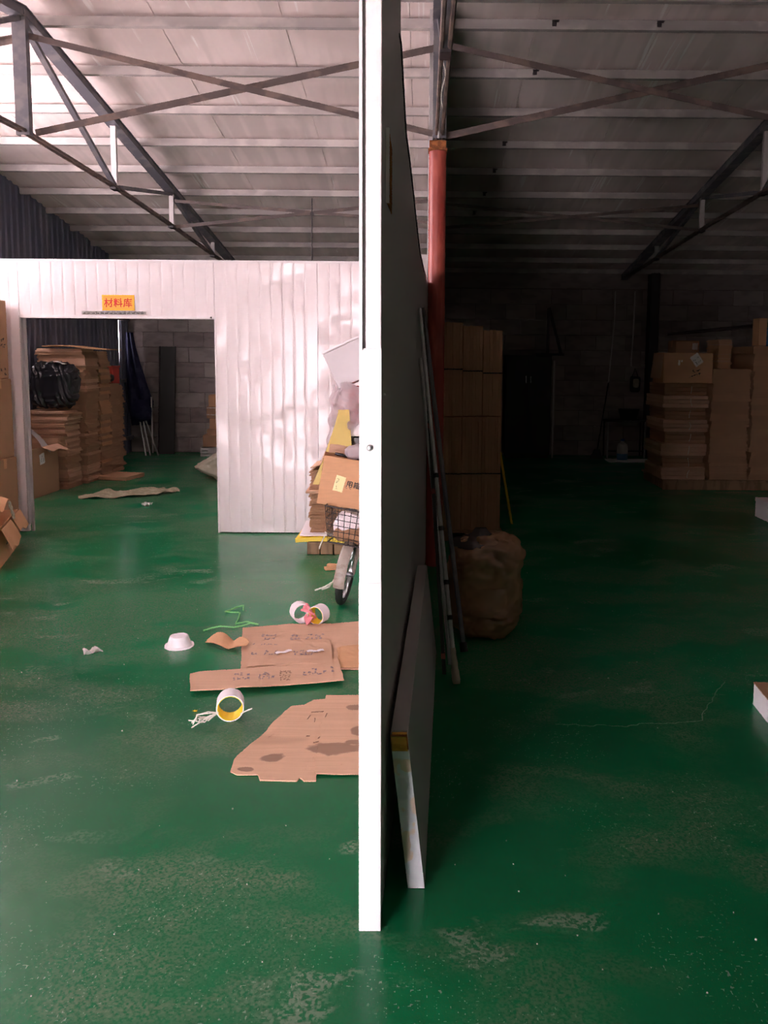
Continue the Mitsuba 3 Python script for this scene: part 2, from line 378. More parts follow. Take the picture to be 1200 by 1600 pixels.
# corrugated sheeting on the left, with the high side window and two places where sheets have sprung apart
def sheet(ya, yb, z0, z1, ga=None, gb=None):
    nz = 14
    prof = [(0, 0), (.25, 0), (.35, 1), (.62, 1), (.72, 0), (1, 0)]
    us = [0.0]; hs = [0.0]
    nc = max(1, round((yb - ya) / .15))
    for c in range(nc):
        for u, h in prof[1:]: us.append((c + u) / nc); hs.append(h)
    us, hs = np.array(us), np.array(hs)
    zs = np.linspace(0, 1, nz)
    p = []
    for u, h in zip(us, hs):
        for s in zs:
            y = ya + u * (yb - ya); zt = min(z1, roof_z(y) - .005) if z1 else roof_z(y) + .03
            z = z0 + s * (zt - z0); d = 0
            if gb: d -= gb(z) * u
            if ga: d += ga(z) * (1 - u)
            p.append((XL - .02 + .02 * h, y + d, z))
    p = np.array(p).reshape(len(us), nz, 3)
    i, j = np.meshgrid(np.arange(len(us) - 1), np.arange(nz - 1), indexing='ij'); q = (i * nz + j).ravel()
    f = np.vstack([np.stack([q, q + 1, q + nz + 1], 1), np.stack([q, q + nz + 1, q + nz], 1)])
    a = p.reshape(-1, 3); k = len(a)
    edge = np.concatenate([np.arange(nz), np.arange(1, len(us)) * nz + nz - 1, (len(us) - 1) * nz + np.arange(nz - 2, -1, -1), np.arange(len(us) - 2, 0, -1) * nz]); e2 = np.roll(edge, -1)
    m = tm(np.vstack([a, a - [.003, 0, 0]]), np.vstack([f, f[:, ::-1] + k, np.stack([edge, edge + k, e2 + k], 1), np.stack([edge, e2 + k, e2], 1)]))
    trimesh.repair.fix_normals(m); return m
tag('wall_left', 'dark corrugated metal sheeting of the left side wall', kind='structure')
W0, W1, WZ0, WZ1 = 5.00, 8.10, 2.72, 3.90
bump_gap = lambda c, h, w: (lambda z: w * max(0.0, 1 - abs(z - c) / h) ** .6)
ys = [YF, -.2, .7, 1.6, 2.5, 3.4, 4.3, W0, 5.8, 6.6, 7.4, W1, 8.8, 9.5, 10.22, 11.0, 11.8, 12.6, 13.52, YB + .05]
for a, b in zip(ys[:-1], ys[1:]):
    ga = bump_gap(2.05, .28, .10) if abs(a - 10.22) < .01 else bump_gap(1.98, .40, .030) if abs(a - 13.52) < .01 else None
    gb = bump_gap(2.05, .28, .04) if abs(b - 10.22) < .01 else bump_gap(1.98, .40, .014) if abs(b - 13.52) < .01 else None
    inside = a >= W0 - .01 and b <= W1 + .01
    part('wall_left', 'sheet', sheet(a, b, 0, WZ0 if inside else None, ga, gb), 'side_sheet')
    if inside: part('wall_left', 'sheet', sheet(a, b, WZ1, None), 'side_sheet')
# battens the sheets are fixed to
for z in (.25, 1.2, 2.2):
    part('wall_left', 'girt', box(XL + .001, XL + .045, YF, YB - .02, z - .03, z + .03), 'truss_paint')
struct('window_1', None, None, 'high unglazed side window in the left wall')
for k, (a, b) in enumerate((((W0, WZ0), (W1, WZ0)), ((W0, WZ1), (W1, WZ1)), ((W0, WZ0), (W0, WZ1)), ((W1, WZ0), (W1, WZ1)), ((6.6, WZ0), (6.6, WZ1)))):
    part('window_1', 'frame_bar', bar((XL - .01, a[0], a[1]), (XL - .01, b[0], b[1]), .05, .05, (1, 0, 0)), 'truss_paint')

# right side wall, and the front wall with its wide doorway behind the camera
def gable(x0, x1):
    m = extrude([(YF - .1, 0), (YB + .2, 0), (YB + .2, roof_z(YB + .2) + .03), (YR, ZR + .03), (YF - .1, roof_z(YF - .1) + .03)], x1 - x0)
    return put(m, np.array([[0, 0, 1, x0], [1, 0, 0, 0], [0, 1, 0, 0], [0, 0, 0, 1.0]]))
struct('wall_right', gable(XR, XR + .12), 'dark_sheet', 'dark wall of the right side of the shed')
D0, D1, DZ = -3.5, -1.3, 2.1
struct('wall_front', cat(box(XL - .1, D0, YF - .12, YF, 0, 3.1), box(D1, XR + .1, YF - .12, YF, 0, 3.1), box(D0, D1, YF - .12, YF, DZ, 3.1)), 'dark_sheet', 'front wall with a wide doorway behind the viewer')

# ---------------------------------------------------------------- sandwich panels
def rib_panel(w, t, top, z0=0.0, pitch=.1, dent=0.0, seed=1, back=True):
    """local: x along, z up, ribbed face at y=0 looking to -y, t thick; top(x) gives its height"""
    xs, ds = [0.0], [0.0]
    k = 1
    while k * pitch < w - .03:
        c = k * pitch
        for dx, d in ((-.007, 0), (-.003, .0022), (.003, .0022), (.007, 0)): xs.append(c + dx); ds.append(d)
        [(xs.append(c + pitch * q), ds.append(0)) for q in (.25, .5, .75) if c + pitch * q < w - .008]
        k += 1
    xs.append(w); ds.append(0)
    xs, ds = np.array(xs), np.array(ds); o = np.argsort(xs); xs, ds = xs[o], ds[o]
    nz = 70 if dent else 8
    s = np.linspace(0, 1, nz)
    X = np.repeat(xs[:, None], nz, 1); Z = z0 + s[None] * (np.array([top(x) for x in xs])[:, None] - z0)
    Y = np.repeat(ds[:, None], nz, 1)
    if dent:
        q = np.stack([X * 2.6 + seed * 3.1, Z * 4.2, X * 0 + seed], -1)
        e = np.minimum(1, np.minimum(X, w - X) / .05) * np.minimum(1, np.minimum(Z - z0, Z.max() - Z) / .06)
        Y = Y + e * dent * (np.clip(meshkit.fbm(q, 3, seed) - .52, 0, 1) * 5 + .6 * np.clip(meshkit.noise(q * 2.3, seed + 3) - .72, 0, 1) * 4)
    p = np.stack([X, Y, Z], -1).reshape(-1, 3)
    i, j = np.meshgrid(np.arange(len(xs) - 1), np.arange(nz - 1), indexing='ij'); a = (i * nz + j).ravel()
    f = np.vstack([np.stack([a, a + nz, a + nz + 1], 1), np.stack([a, a + nz + 1, a + 1], 1)])
    face = tm(p, f)
    n0 = len(xs)
    q = np.vstack([np.stack([xs, ds, Z[:, 0]], 1), np.stack([xs, ds * 0 + t, Z[:, 0]], 1), np.stack([xs, ds * 0 + t, Z[:, -1]], 1), np.stack([xs, ds, Z[:, -1]], 1)])
    f = []
    for r in range(3):
        for i in range(n0 - 1):
            b, c = r * n0 + i, (r + 1) * n0 + i
            f += [[b, c, c + 1], [b, c + 1, b + 1]]
    for i in (0, n0 - 1):
        c = [i, i + n0, i + 2 * n0, i + 3 * n0]
        f += [[c[0], c[3], c[2]], [c[0], c[2], c[1]]] if i == 0 else [[c[0], c[1], c[2]], [c[0], c[2], c[3]]]
    return cat(face, tm(q, f))

# the long partition, ribbed face to the right
PA, PB = np.array([-.116, 2.19]), np.array([.012, 6.40])
PD = (PB - PA) / np.linalg.norm(PB - PA)
def pw(y): return PA[0] + (y - PA[1]) * PD[0] / PD[1]          # x of its right face
prof_y = [2.19, 2.975, 2.99, 3.10, 3.33, 3.55, 3.95, 4.32, 4.87, 5.56, 7.4, 7.5, 14]
prof_z = [3.45, 3.45, 2.66, 2.58, 2.45, 2.43, 2.36, 2.28, 2.19, 2.17, 2.17, 2.40, 2.40]
def ptop(y): return float(np.interp(y, prof_y, prof_z))
tag('wall_partition', 'long white sandwich panel partition standing end-on to the viewer, dividing the shed', kind='structure')
cuts = [2.195, 2.985, 3.93, 4.88, 5.83, 6.555]
for k, (a, b) in enumerate(zip(cuts[:-1], cuts[1:])):
    L = (b - a) / PD[1] - .002
    m = rib_panel(L, .05, lambda x, a=a: ptop(a + x * PD[1] + (1e-3 if a < 2.9 else 6e-3)) if a > 2.9 else 3.45, 0.004, .05 if k < 4 else .1, .0, k)
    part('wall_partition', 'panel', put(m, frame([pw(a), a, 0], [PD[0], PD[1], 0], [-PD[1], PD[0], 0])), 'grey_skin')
# past the red column it runs straight on under the middle truss; unseen upper panels are added to shade the right bay
for k in range(8):
    a, b = 6.56 + k * .915, 6.56 + (k + 1) * .915
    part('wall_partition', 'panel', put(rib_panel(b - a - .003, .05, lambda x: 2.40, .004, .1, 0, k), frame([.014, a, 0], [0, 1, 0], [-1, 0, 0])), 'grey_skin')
    part('wall_partition', 'added_shade_panel', hull([(x, y, z) for x in (.018, .05) for y in (a, b - .003) for z in (2.41, roof_z(y) - .012)]), 'grey_skin')
# its near end: left skin, core face and the two-part steel channel over the lower half
part('wall_partition', 'skin_lip', box(-.171, -.163, 2.172, 2.20, 1.62, 3.45), 'white_cap')
part('wall_partition', 'end_face', box(-.155, -.1145, 2.182, 2.1945, 1.62, 3.45, .002), 'white_cap')
def channel(z0, z1, g):
    return cat(box(-.1715 - g, -.1135 + g, 2.178 - g, 2.181, z0, z1, .0012), box(-.1715 - g, -.1700 - g * .5, 2.178, 2.205, z0, z1), box(-.1150 + g * .5, -.1135 + g, 2.178, 2.205, z0, z1))
part('wall_partition', 'end_channel', channel(.97, 1.625, .0), 'white_cap')
part('wall_partition', 'end_channel', channel(.0, 1.0, .0015), 'white_cap')
part('wall_partition', 'bolt', cat(put(lathe([(0, .004), (.006, .003), (.009, 0), (.009, -.001)], 16), frame((-.143, 2.1775, 1.365), (1, 0, 0), (0, 0, 1))), put(lathe([(.004, .004), (.004, .009), (0, .010)], 10), frame((-.143, 2.1775, 1.365), (1, 0, 0), (0, 0, 1)))), 'galvanised', smooth=30, label='small metal bolt head')
part('wall_partition', 'rivet', put(superblob(.005, .005, .005, 1, 1, 12, 8), M(-.108, 2.23, 1.502)), 'galvanised', True)
b = part('wall_partition', 'edge_bracket', box(-.1105, -.1025, 2.352, 2.56, 2.03, 2.22, .001), 'rust', label='rust-brown flat bracket on the partition edge')
part(b, 'end_plate', box(-.1112, -.1018, 2.348, 2.3525, 2.025, 2.225), 'paper_white', label='white end strip')
yy = np.linspace(2.9, 6.3, 40)
solo('cable', tube([(pw(y) - .004, y, ptop(max(y, 2.995)) + .012 - .05 * math.sin((y - 2.9) * 1.1) ** 4 * 0) for y in yy], .009, 6), 'black_plastic', 'black cable draped along the sagging top edge of the partition', 'cable', smooth=True)

# the storeroom front with its doorway
WY = 7.46
tag('wall_storeroom', 'white sandwich panel wall of the storeroom with a wide doorway', kind='structure')
def wpanel(x0, x1, z0, z1, dent, seed):
    return mv(rib_panel(x1 - x0 - .003, .05, lambda x: z1, z0, .1, dent, seed), x0, WY, 0)
part('wall_storeroom', 'panel', wpanel(-4.88, -3.60, .005, 2.435, .003, 3), 'white_steel', True)
part('wall_storeroom', 'panel', wpanel(-3.60, -2.735, 1.945, 2.435, .003, 5), 'white_steel', True)
part('wall_storeroom', 'panel', wpanel(-2.735, -1.868, 1.945, 2.43, .003, 6), 'white_steel', True)
part('wall_storeroom', 'panel', wpanel(-1.868, -.955, .012, 2.43, .010, 11), 'white_steel', True, label='dented white panel right of the doorway')
part('wall_storeroom', 'panel', wpanel(-.955, -.04, .012, 2.425, .014, 14), 'white_steel', True, label='buckled white panel behind the bicycle')
part('wall_storeroom', 'top_rail', box(-4.88, -.04, WY - .004, WY + .054, 2.425, 2.445), 'white_cap')
tag('door_1', 'wide open doorway into the storeroom', kind='structure')
part('door_1', 'lintel_channel', box(-3.60, -1.868, WY - .006, WY + .056, 1.930, 1.952, .002), 'white_cap')
part('door_1', 'jamb_channel', cat(box(-3.603, -3.590, WY - .006, WY + .056, .07, 1.95, .002), box(-3.590, -3.566, WY + .040, WY + .056, .0, 1.95, .002)), 'grey_skin')
part('door_1', 'jamb_channel', box(-1.872, -1.858, WY - .006, WY + .056, .005, 1.95, .002), 'white_cap')
part('door_1', 'bolt', mv(lathe([(0, .004), (.006, .004), (.008, 0)], 10), -1.90, WY - .006, 1.945, rx=90), 'dark_iron')

# ---------------------------------------------------------------- roof steelwork
nodes = [6.42, 8.24, 10.05, 11.95, 13.75]
low = {6.42: 3.26, 8.24: 3.22, 10.05: 3.135, 11.95: 3.03, 13.75: 2.93}
def truss(x, label, far=True):
    t = thing('roof_truss', label, 'truss', 'roof trusses')
    top = lambda y: roof_z(y) - .128
    for s in (1, -1):
        Y = lambda y: YR + s * (y - YR)
        e = 13.85 if s > 0 else 13.85
        part(t, 'top_chord', cat(bar((x, YR, top(YR)), (x, Y(e), top(Y(e))), .085, .07), bar((x, YR, top(YR) + .035), (x, Y(e), top(Y(e)) + .035), .11, .008), bar((x, YR, top(YR) - .035), (x, Y(e), top(Y(e)) - .035), .11, .008)), 'truss_paint')
        pts = [(Y(y), low[y]) for y in nodes]
        for sx in (-.022, .022):
            part(t, 'bottom_chord', tube([(x + sx, a, z) for a, z in pts], .013, 6), 'brown_angle', 30)
        for a, b in ((nodes[0], nodes[1]), (nodes[2], nodes[1]), (nodes[2], nodes[3])):
            za = top(Y(a)) - .04 if a != nodes[1] else low[a]; zb = low[b]
            part(t, 'web_bar', bar((x, Y(a), za), (x, Y(b), zb), .035, .045, (1, 0, 0)), 'truss_paint')
        for y in nodes[1:4]:
            part(t, 'post', box(x - .025, x + .025, Y(y) - .02, Y(y) + .02, low[y] - .02, top(Y(y)) - .04), 'pale_post', label='pale short post')
            part(t, 'gusset', box(x - .03, x + .03, Y(y) - .06, Y(y) + .06, low[y] - .03, low[y] + .01), 'dark_iron')
    part(t, 'king_post', cat(box(x - .05, x + .05, YR - .03, YR - .022, low[6.42] - .03, top(YR) + .02), box(x - .05, x - .042, YR - .03, YR + .03, low[6.42] - .03, top(YR)), box(x + .042, x + .05, YR - .03, YR + .03, low[6.42] - .03, top(YR))), 'truss_paint')
    return t
truss(-3.0, 'dark steel roof truss above the storeroom on the bright left side')
truss(.095, 'dark steel roof truss whose ridge is carried by the red column')
truss(3.25, 'dark steel roof truss high in the shaded right side')

def purlin_mesh(y):
    s = 1 if y > YR else -1
    h, fl, t = .072, .05, .005
    c = [(0, 0), (fl, 0), (fl, -.012), (fl - t, -.012), (fl - t, -t), (t, -t), (t, -h + t), (fl - t, -h + t), (fl - t, -h + .012), (fl, -h + .012), (fl, -h), (0, -h)]
    m = extrude(c, XR - XL - .04)
    z = roof_z(y) - (.016 if s > 0 else .024)
    # profile x -> world y (web towards the viewer), profile y -> world z, extrusion -> world x
    return put(m, np.array([[0, 0, 1, XL + .02], [1, 0, 0, y], [0, 1, 0, z - SL * fl * (s > 0)], [0, 0, 0, 1.0]]))
names = {6.12: 'steel purlin just in front of the roof ridge, topmost in view', 6.66: 'steel purlin just behind the roof ridge, second from the top'}
ORD = ['third', 'fourth', 'fifth', 'sixth', 'seventh', 'eighth', 'ninth', 'tenth', 'eleventh', 'twelfth']
for i, y in enumerate([7.40, 8.12, 8.85, 9.57, 10.29, 10.98, 11.70, 12.40, 13.10, 13.72]): names[y] = f'grey steel purlin under the roof foil, {ORD[i]} from the top of the view'
for y, l in names.items(): solo('purlin', purlin_mesh(y), 'purlin_steel', l, 'purlin', 'purlins across the roof')
for k in range(1, 9): solo('purlin', purlin_mesh(6.12 - .74 * k), 'purlin_steel', 'steel purlin of the front roof slope, overhead and out of view', 'purlin', 'purlins of the front slope')
for x, y, l in ((.98, 6.12, 'topmost'), (.95, 6.66, 'second'), (1.75, 6.66, 'second'), (.9, 7.40, 'third'), (.78, 8.85, 'fifth'), (.74, 9.57, 'sixth'), (.68, 10.29, 'seventh'), (.60, 10.98, 'eighth')):
    solo('purlin_clip', cat(box(x, x + .034, y - .008, y - .002, roof_z(y) - .075, roof_z(y) - .03), box(x + .01, x + .05, y - .03, y - .002, roof_z(y) - .045, roof_z(y) - .038)), 'dark_iron', f'small dark clip on the {l} purlin right of the red column' + (', the farther one' if x > 1.5 else ''), 'clip', 'clips on the purlins')

def brace(a, b, s, label):
    solo('cross_brace', angle_bar(a, b, s, .006), 'brown_angle', label, 'brace', 'diagonal braces between the trusses')
q, lo, hi = 6.44, 3.29, 3.97
brace((-2.95, q, hi), (.05, q - .02, lo), .045, 'brown steel brace sloping down from the left truss ridge to the red column')
brace((-2.95, q + .04, lo), (.05, q + .06, hi - .04), .05, 'brown steel brace rising from the left truss foot to the middle truss ridge')
brace((.14, q, hi - .04), (3.2, q - .02, lo), .045, 'shaded brace sloping down to the right from the middle truss ridge')
brace((.14, q + .04, lo), (3.2, q + .06, hi), .05, 'shaded brace rising to the right from the top of the red column')
brace((-3.05, q, hi - .03), (-4.7, q, 3.64), .045, 'brace running from the left truss ridge to the left wall')
q, lo, hi = 10.05, 3.15, 3.44
brace((-2.97, q, hi), (.07, q - .02, lo + .06), .035, 'thin far brace sloping down to the right from the left truss')
brace((-2.97, q + .04, lo), (.07, q + .06, hi + .04), .04, 'thin far brace rising to the right from the left truss foot')
brace((.12, q, hi), (3.22, q, lo), .035, 'thin far brace in the dark right bay sloping down')
brace((.12, q + .04, lo), (3.22, q + .04, hi), .035, 'thin far brace in the dark right bay rising')
solo('hanging_rod', cat(tube([(-1.345, 10.04, 3.46), (-1.346, 10.04, 3.0), (-1.348, 10.04, 2.74)], .008, 6), box(-1.365, -1.325, 10.02, 10.06, 3.27, 3.30)), 'dark_iron', 'thin rod hanging from the far braces above the white panels', 'rod')

# red column under the ridge
c = thing('column', 'red oxide painted steel pipe column standing behind the partition', 'column')
part(c, 'shaft', mv(lathe([(0, 0), (.064, 0), (.064, 3.13), (0, 3.13)], 28), .082, 6.36, 0), 'red_oxide', 30)
part(c, 'cap', cat(box(.020, .144, 6.295, 6.425, 3.13, 3.19, .004), box(.012, .152, 6.29, 6.43, 3.12, 3.132)), 'rust', label='rusty cap box')
solo('conduit', cat(tube([(.125, y, roof_z(y) - .195) for y in np.linspace(3.0, 6.3, 12)] + [(.10, 6.30, 3.6), (.088, 6.285, 3.20)], .010, 8)), 'galvanised', 'thin grey conduit running under the middle roof truss to the red column', 'conduit', smooth=True)
solo('wire_loop', tube([(.115 + .018 * math.sin(t * 7) * (1 - t * .4), 6.26 + .015 * math.cos(t * 9), 3.72 - .35 * t) for t in np.linspace(0, 1, 40)], .003, 5), 'pale_string', 'loose pale wire tangled around the conduit above the red column', 'wire', smooth=True)

# ================================================================ floor litter, left of the partition
def sheet_poly(pts, z0, t, seed, wav=0.004, h=.05):
    """a flat torn sheet of card with a slightly wavy surface"""
    from shapely import Polygon
    poly = Polygon(pts).buffer(0)
    r = random.Random(seed)
    ring = []
    co = list(poly.exterior.coords)
    for (ax, ay), (bx, by) in zip(co[:-1], co[1:]):
        L = math.hypot(bx - ax, by - ay); n = max(1, int(L / .03))
        for i in range(n):
            j = .0025 if i else 0
            ring.append((ax + (bx - ax) * i / n + r.uniform(-j, j), ay + (by - ay) * i / n + r.uniform(-j, j)))
    m = extrude(ring, t)
    m = m.subdivide_to_size(.07)
    v = np.array(m.vertices); b = np.stack([v[:, 0], v[:, 1], v[:, 0] * 0], -1)
    v[:, 2] += z0 + np.clip(meshkit.fbm(b * 6, 3, seed) - .45, 0, 1) * wav * 4
    m = tm(v, m.faces); return m

A = solo('cardboard_sheet', sheet_poly([(-1.069, 4.788), (-.814, 4.853), (-.543, 4.872), (-.449, 4.899), (-.30, 4.97), (-.115, 4.98), (-.105, 4.12), (-.321, 4.141), (-.429, 4.13), (-.44, 4.23), (-.60, 4.17), (-.929, 4.102)], .001, .004, 3, .006), 'card_pale',
     'large pale flattened cardboard sheet with faded blue print, lying behind the cardboard strip', 'cardboard')
part(A, 'flap', sheet_poly([(-.80, 4.66), (-.703, 4.648), (-.651, 4.616), (-.586, 4.596), (-.541, 4.586), (-.516, 4.492), (-.49, 4.36), (-.476, 4.20), (-.90, 4.13), (-.97, 4.50), (-.95, 4.64)], .012, .004, 9, .006), 'card_pale')
part(A, 'flap', sheet_poly([(-.47, 4.42), (-.33, 4.50), (-.12, 4.55), (-.11, 4.17), (-.33, 4.145), (-.43, 4.15)], .010, .004, 10, .012), 'card_orange', label='raised brown flap')
for (x, y, w_, h_, r_, n_, s_) in ((-.93, 4.53, .10, .10, 2, 4, 1), (-.76, 4.53, .08, .10, 2, 3, 2), (-.66, 4.54, .09, .10, 2, 4, 3), (-.94, 4.44, .14, .03, 1, 6, 4), (-.93, 4.29, .16, .08, 2, 6, 5), (-.70, 4.29, .15, .08, 2, 5, 6)):
    part(A, 'print', put(scribble(w_, h_, r_, n_, s_), M(x, y, .0225)), 'ink_blue', label='faded blue print')
for x, y, a in ((-.78, 4.30, 30), (-.62, 4.33, 15)):
    part(A, 'tape_scrap', mv(grid(8, 5, lambda u, v: np.stack([u * .09, v * .028, .003 * np.sin(u * 9) + .003], -1), .0008), x, y, .022, rz=a), 'foam_white', True)
B = solo('cardboard_strip', sheet_poly([(-1.162, 4.012), (-1.12, 4.047), (-.929, 4.085), (-.695, 4.151), (-.446, 4.229), (-.385, 3.946), (-.652, 3.885), (-.963, 3.824), (-1.104, 3.806)], .019, .005, 5, .004), 'card_pale',
     'long pale cardboard strip with faded print lying across the front edge of the big sheet', 'cardboard')
for (x, y, w_, h_, s_) in ((-.93, 3.92, .09, .10, 7), (-.81, 3.93, .09, .10, 8), (-.60, 3.99, .10, .11, 9), (-.50, 4.02, .08, .11, 10)):
    part(B, 'print', put(scribble(w_, h_, 2, 4, s_), M(x, y, 0.0285, rz=10)), 'ink_blue', label='faded blue print')
part(B, 'fold', put(scribble(.06, .14, 5, 3, 12), M(-.70, 3.92, 0.0285, rz=10)), 'card_tear', label='torn crease')
C = solo('cardboard_sheet', sheet_poly([(-.74, 3.063), (-.746, 3.155), (-.721, 3.265), (-.678, 3.382), (-.649, 3.52), (-.602, 3.67), (-.545, 3.685), (-.509, 3.743), (-.445, 3.759), (-.446, 3.765), (-.405, 3.04), (-.40, 3.0), (-.448, 2.999), (-.455, 3.013), (-.467, 3.023), (-.473, 2.999), (-.614, 3.001), (-.629, 3.04), (-.71, 3.039)], .001, .005, 7, .004), 'card_stained',
     'torn brown cardboard sheet with oily stains, nearest the viewer, curved left edge', 'cardboard')
part(C, 'panel', sheet_poly([(-.456, 3.757), (-.456, 3.796), (-.294, 3.80), (-.155, 3.80), (-.150, 3.04), (-.236, 3.041), (-.405, 3.044), (-.415, 3.06)], .007, .003, 8, .001), 'card_stained', label='stained right half beyond the fold')
for x, y, a, r in ((-.50, 3.60, .07, 8), (-.505, 3.53, .05, 80), (-.47, 3.50, .05, 95), (-.43, 3.55, .05, 85), (-.45, 3.30, .03, 30), (-.435, 3.34, .02, 70), (-.49, 3.36, .02, 10)): part(C, 'tear', mv(box(0, a * .8, 0, .0035, 0, .002), x, y, .0095, rz=r), 'card_tear', label='dark tear in the card')
solo('cardboard_scrap', grid(14, 6, lambda u, v: np.stack([-1.22 + .255 * u + .01 * np.sin(v * 3), 4.53 - .10 * u + (v - .5) * (.02 + .11 * np.sin(np.pi * np.clip(u, 0, 1)) ** .8), .012 + .045 * np.abs(np.sin(u * 5.2)) * (.4 + .6 * v)], -1), .004), 'card_orange',
     'curled torn strip of brown cardboard by the left edge of the big sheet', 'cardboard', smooth=True)

# upturned foam bowl
bw = thing('foam_bowl', 'white foam bowl lying upside down on the green floor', 'bowl')
part(bw, 'shell', mv(lathe([(0, .059), (.036, .059), (.040, .055), (.043, .062), (.049, .061), (.064, .020), (.068, .012), (.079, .011), (.080, .002), (.077, 0), (.070, .006), (.060, .018), (.046, .055), (0, .055)], 40), -1.352, 4.475, 0), 'foam_white', 40)

# cores of used tape
def core(t, x, y, rz, yaw, L, outer, inner, r=.062):
    m = lathe([(r, -L/2), (r + .004, -L/2), (r + .004, L/2), (r, L/2)], 40)
    part(t, 'core', mv(m, x, y, r + .004, rx=90, rz=yaw), outer, 40)
    part(t, 'lining', mv(lathe([(r - .0008, L/2 - .001), (r - .003, L/2 - .001), (r - .003, -L/2 + .001), (r - .0008, -L/2 + .001)], 40), x, y, r + .004, rx=90, rz=yaw), inner, 40, label='yellow inside')
k1 = thing('tape_core', 'white tape core with yellow inside and white string, between the cardboard sheets', 'tape roll')
core(k1, -.855, 3.56, 0, 12, .085, 'foam_white', 'yellow_bright', .056)
for i in range(9):
    a = R.uniform(-.6, .6)
    part(k1, 'string', tube([(-.90 + R.uniform(-.01, .01), 3.50, .05), (-.93, 3.48 + R.uniform(-.02, .02), .04 + R.uniform(-.02, .03)), (-.96 + R.uniform(-.02, .02), 3.47 + a * .05, .03 + R.uniform(-.015, .03)), (-.99 + R.uniform(-.02, .03), 3.46 + a * .09, .02 + R.uniform(-.01, .03))], .003, 5), 'pale_string', True)
part(k1, 'string', tube([(-.80, 3.51, .04), (-.78, 3.50, .055), (-.745, 3.50, .07)], .003, 5), 'pale_string', True)
k2 = thing('tape_core', 'white tape core with pink wrapper scraps, left of the yellow core by the bicycle wheel', 'tape roll')
core(k2, -.745, 4.93, 0, 25, .08, 'foam_white', 'foam_white', .055)
part(k2, 'wrapper', mv(grid(12, 8, lambda u, v: np.stack([.09 * u, .06 * (v - .5), .04 * np.sin(u * 4 + v) * v + .01 * np.sin(v * 12)], -1), .001), -.73, 4.90, .085, rz=-15, ry=10), 'pink_plastic', True, label='crumpled pink wrapper')
part(k2, 'wrapper', mv(grid(10, 6, lambda u, v: np.stack([.05 * u, .09 * (v - .5), .03 * np.sin(u * 5 + v * 3)], -1), .001), -.70, 4.875, .055, ry=60, rz=10), 'pink_plastic', True)
k3 = thing('tape_core', 'bright yellow tape core lying beside the pink wrapper', 'tape roll')
core(k3, -.632, 4.90, 0, -25, .075, 'foam_white', 'yellow_bright', .052)

gs = [(-1.284, 4.724), (-1.25, 4.75), (-1.194, 4.773), (-1.12, 4.79), (-1.075, 4.799), (-1.03, 4.835), (-1.002, 4.849), (-.985, 4.83), (-1.06, 4.862), (-1.127, 4.858), (-1.125, 4.93), (-1.138, 5.033), (-1.162, 5.084), (-1.20, 5.06), (-1.236, 5.056), (-1.232, 5.109), (-1.183, 5.178), (-1.15, 5.19), (-1.138, 5.125)]
solo('string', tube([(x, y, .006 + .006 * (i % 3)) for i, (x, y) in enumerate(gs)], .0045, 6), 'green_string', 'bright green plastic string curled on the floor behind the cardboard', 'string', smooth=True)
def litter(x, y, s, seed, label, m='foam_white'):
    solo('plastic_scrap', shaken(mv(grid(9, 9, lambda u, v: np.stack([s * (u - .5), s * .7 * (v - .5), .3 * s * np.abs(np.sin(u * 5 + seed) * np.cos(v * 4))], -1), .0008), x, y, .002, rz=seed * 40), 30, seed, .15 * s), m, label, 'litter', smooth=True)
litter(-1.79, 4.36, .09, 1, 'small crumpled scrap of clear plastic alone on the left floor', 'pvc_white')
litter(-2.99, 8.86, .11, 2, 'crumpled plastic scrap in front of the rag at the storeroom doorway', 'pvc_white')
litter(-1.03, 3.62, .018, 4, 'tiny yellow scrap left of the tape core with string', 'yellow_bright')
litter(-.93, 3.78, .022, 6, 'tiny brown scrap in front of the cardboard strip', 'card_tear')
# fine grit
ms = []
for i in range(300):
    x = R.uniform(-2.2, 1.3); y = R.uniform(1.75, 6.5)
    if abs(x - pw(y)) < .1 or (-1.2 < x < 0 and 2.95 < y < 5.05): continue
    s = R.uniform(.0012, .0030) * (1.5 if R.random() < .06 else 1)
    ms.append(mv(trimesh.creation.icosahedron(), x, y, s * .4, s=s))
solo('floor_grit', cat(*ms), 'grit', 'pale grit and crumbs scattered over the green floor', 'grit', kind='stuff')

# ================================================================ cartons
def carton(label, x0, x1, y0, y1, z0, z1, m, rz=0, tape=True, group=None, name='carton'):
    t = thing(name, label, 'box', group)
    cx, cy = (x0 + x1) / 2, (y0 + y1) / 2
    F = lambda q: put(q, M(cx, cy, 0, rz=rz))
    w_, d_ = (x1 - x0) / 2, (y1 - y0) / 2
    part(t, 'body', F(box(-w_, w_, -d_, d_, z0, z1, .006)), m)
    part(t, 'flap', F(box(-w_ + .002, w_ - .002, -d_ + .002, -.002, z1, z1 + .004)), m)
    part(t, 'flap', F(box(-w_ + .002, w_ - .002, .002, d_ - .002, z1, z1 + .004)), m)
    if tape: part(t, 'tape', F(cat(box(-w_ - .001, w_ + .001, -.025, .025, z1 + .004, z1 + .005), box(w_ - .001, w_ + .001, -.025, .025, z1 - .08, z1 + .005), box(-w_ - .001, -w_ + .001, -.025, .025, z1 - .08, z1 + .005))), 'card_orange', label='strip of brown tape')
    return t, F
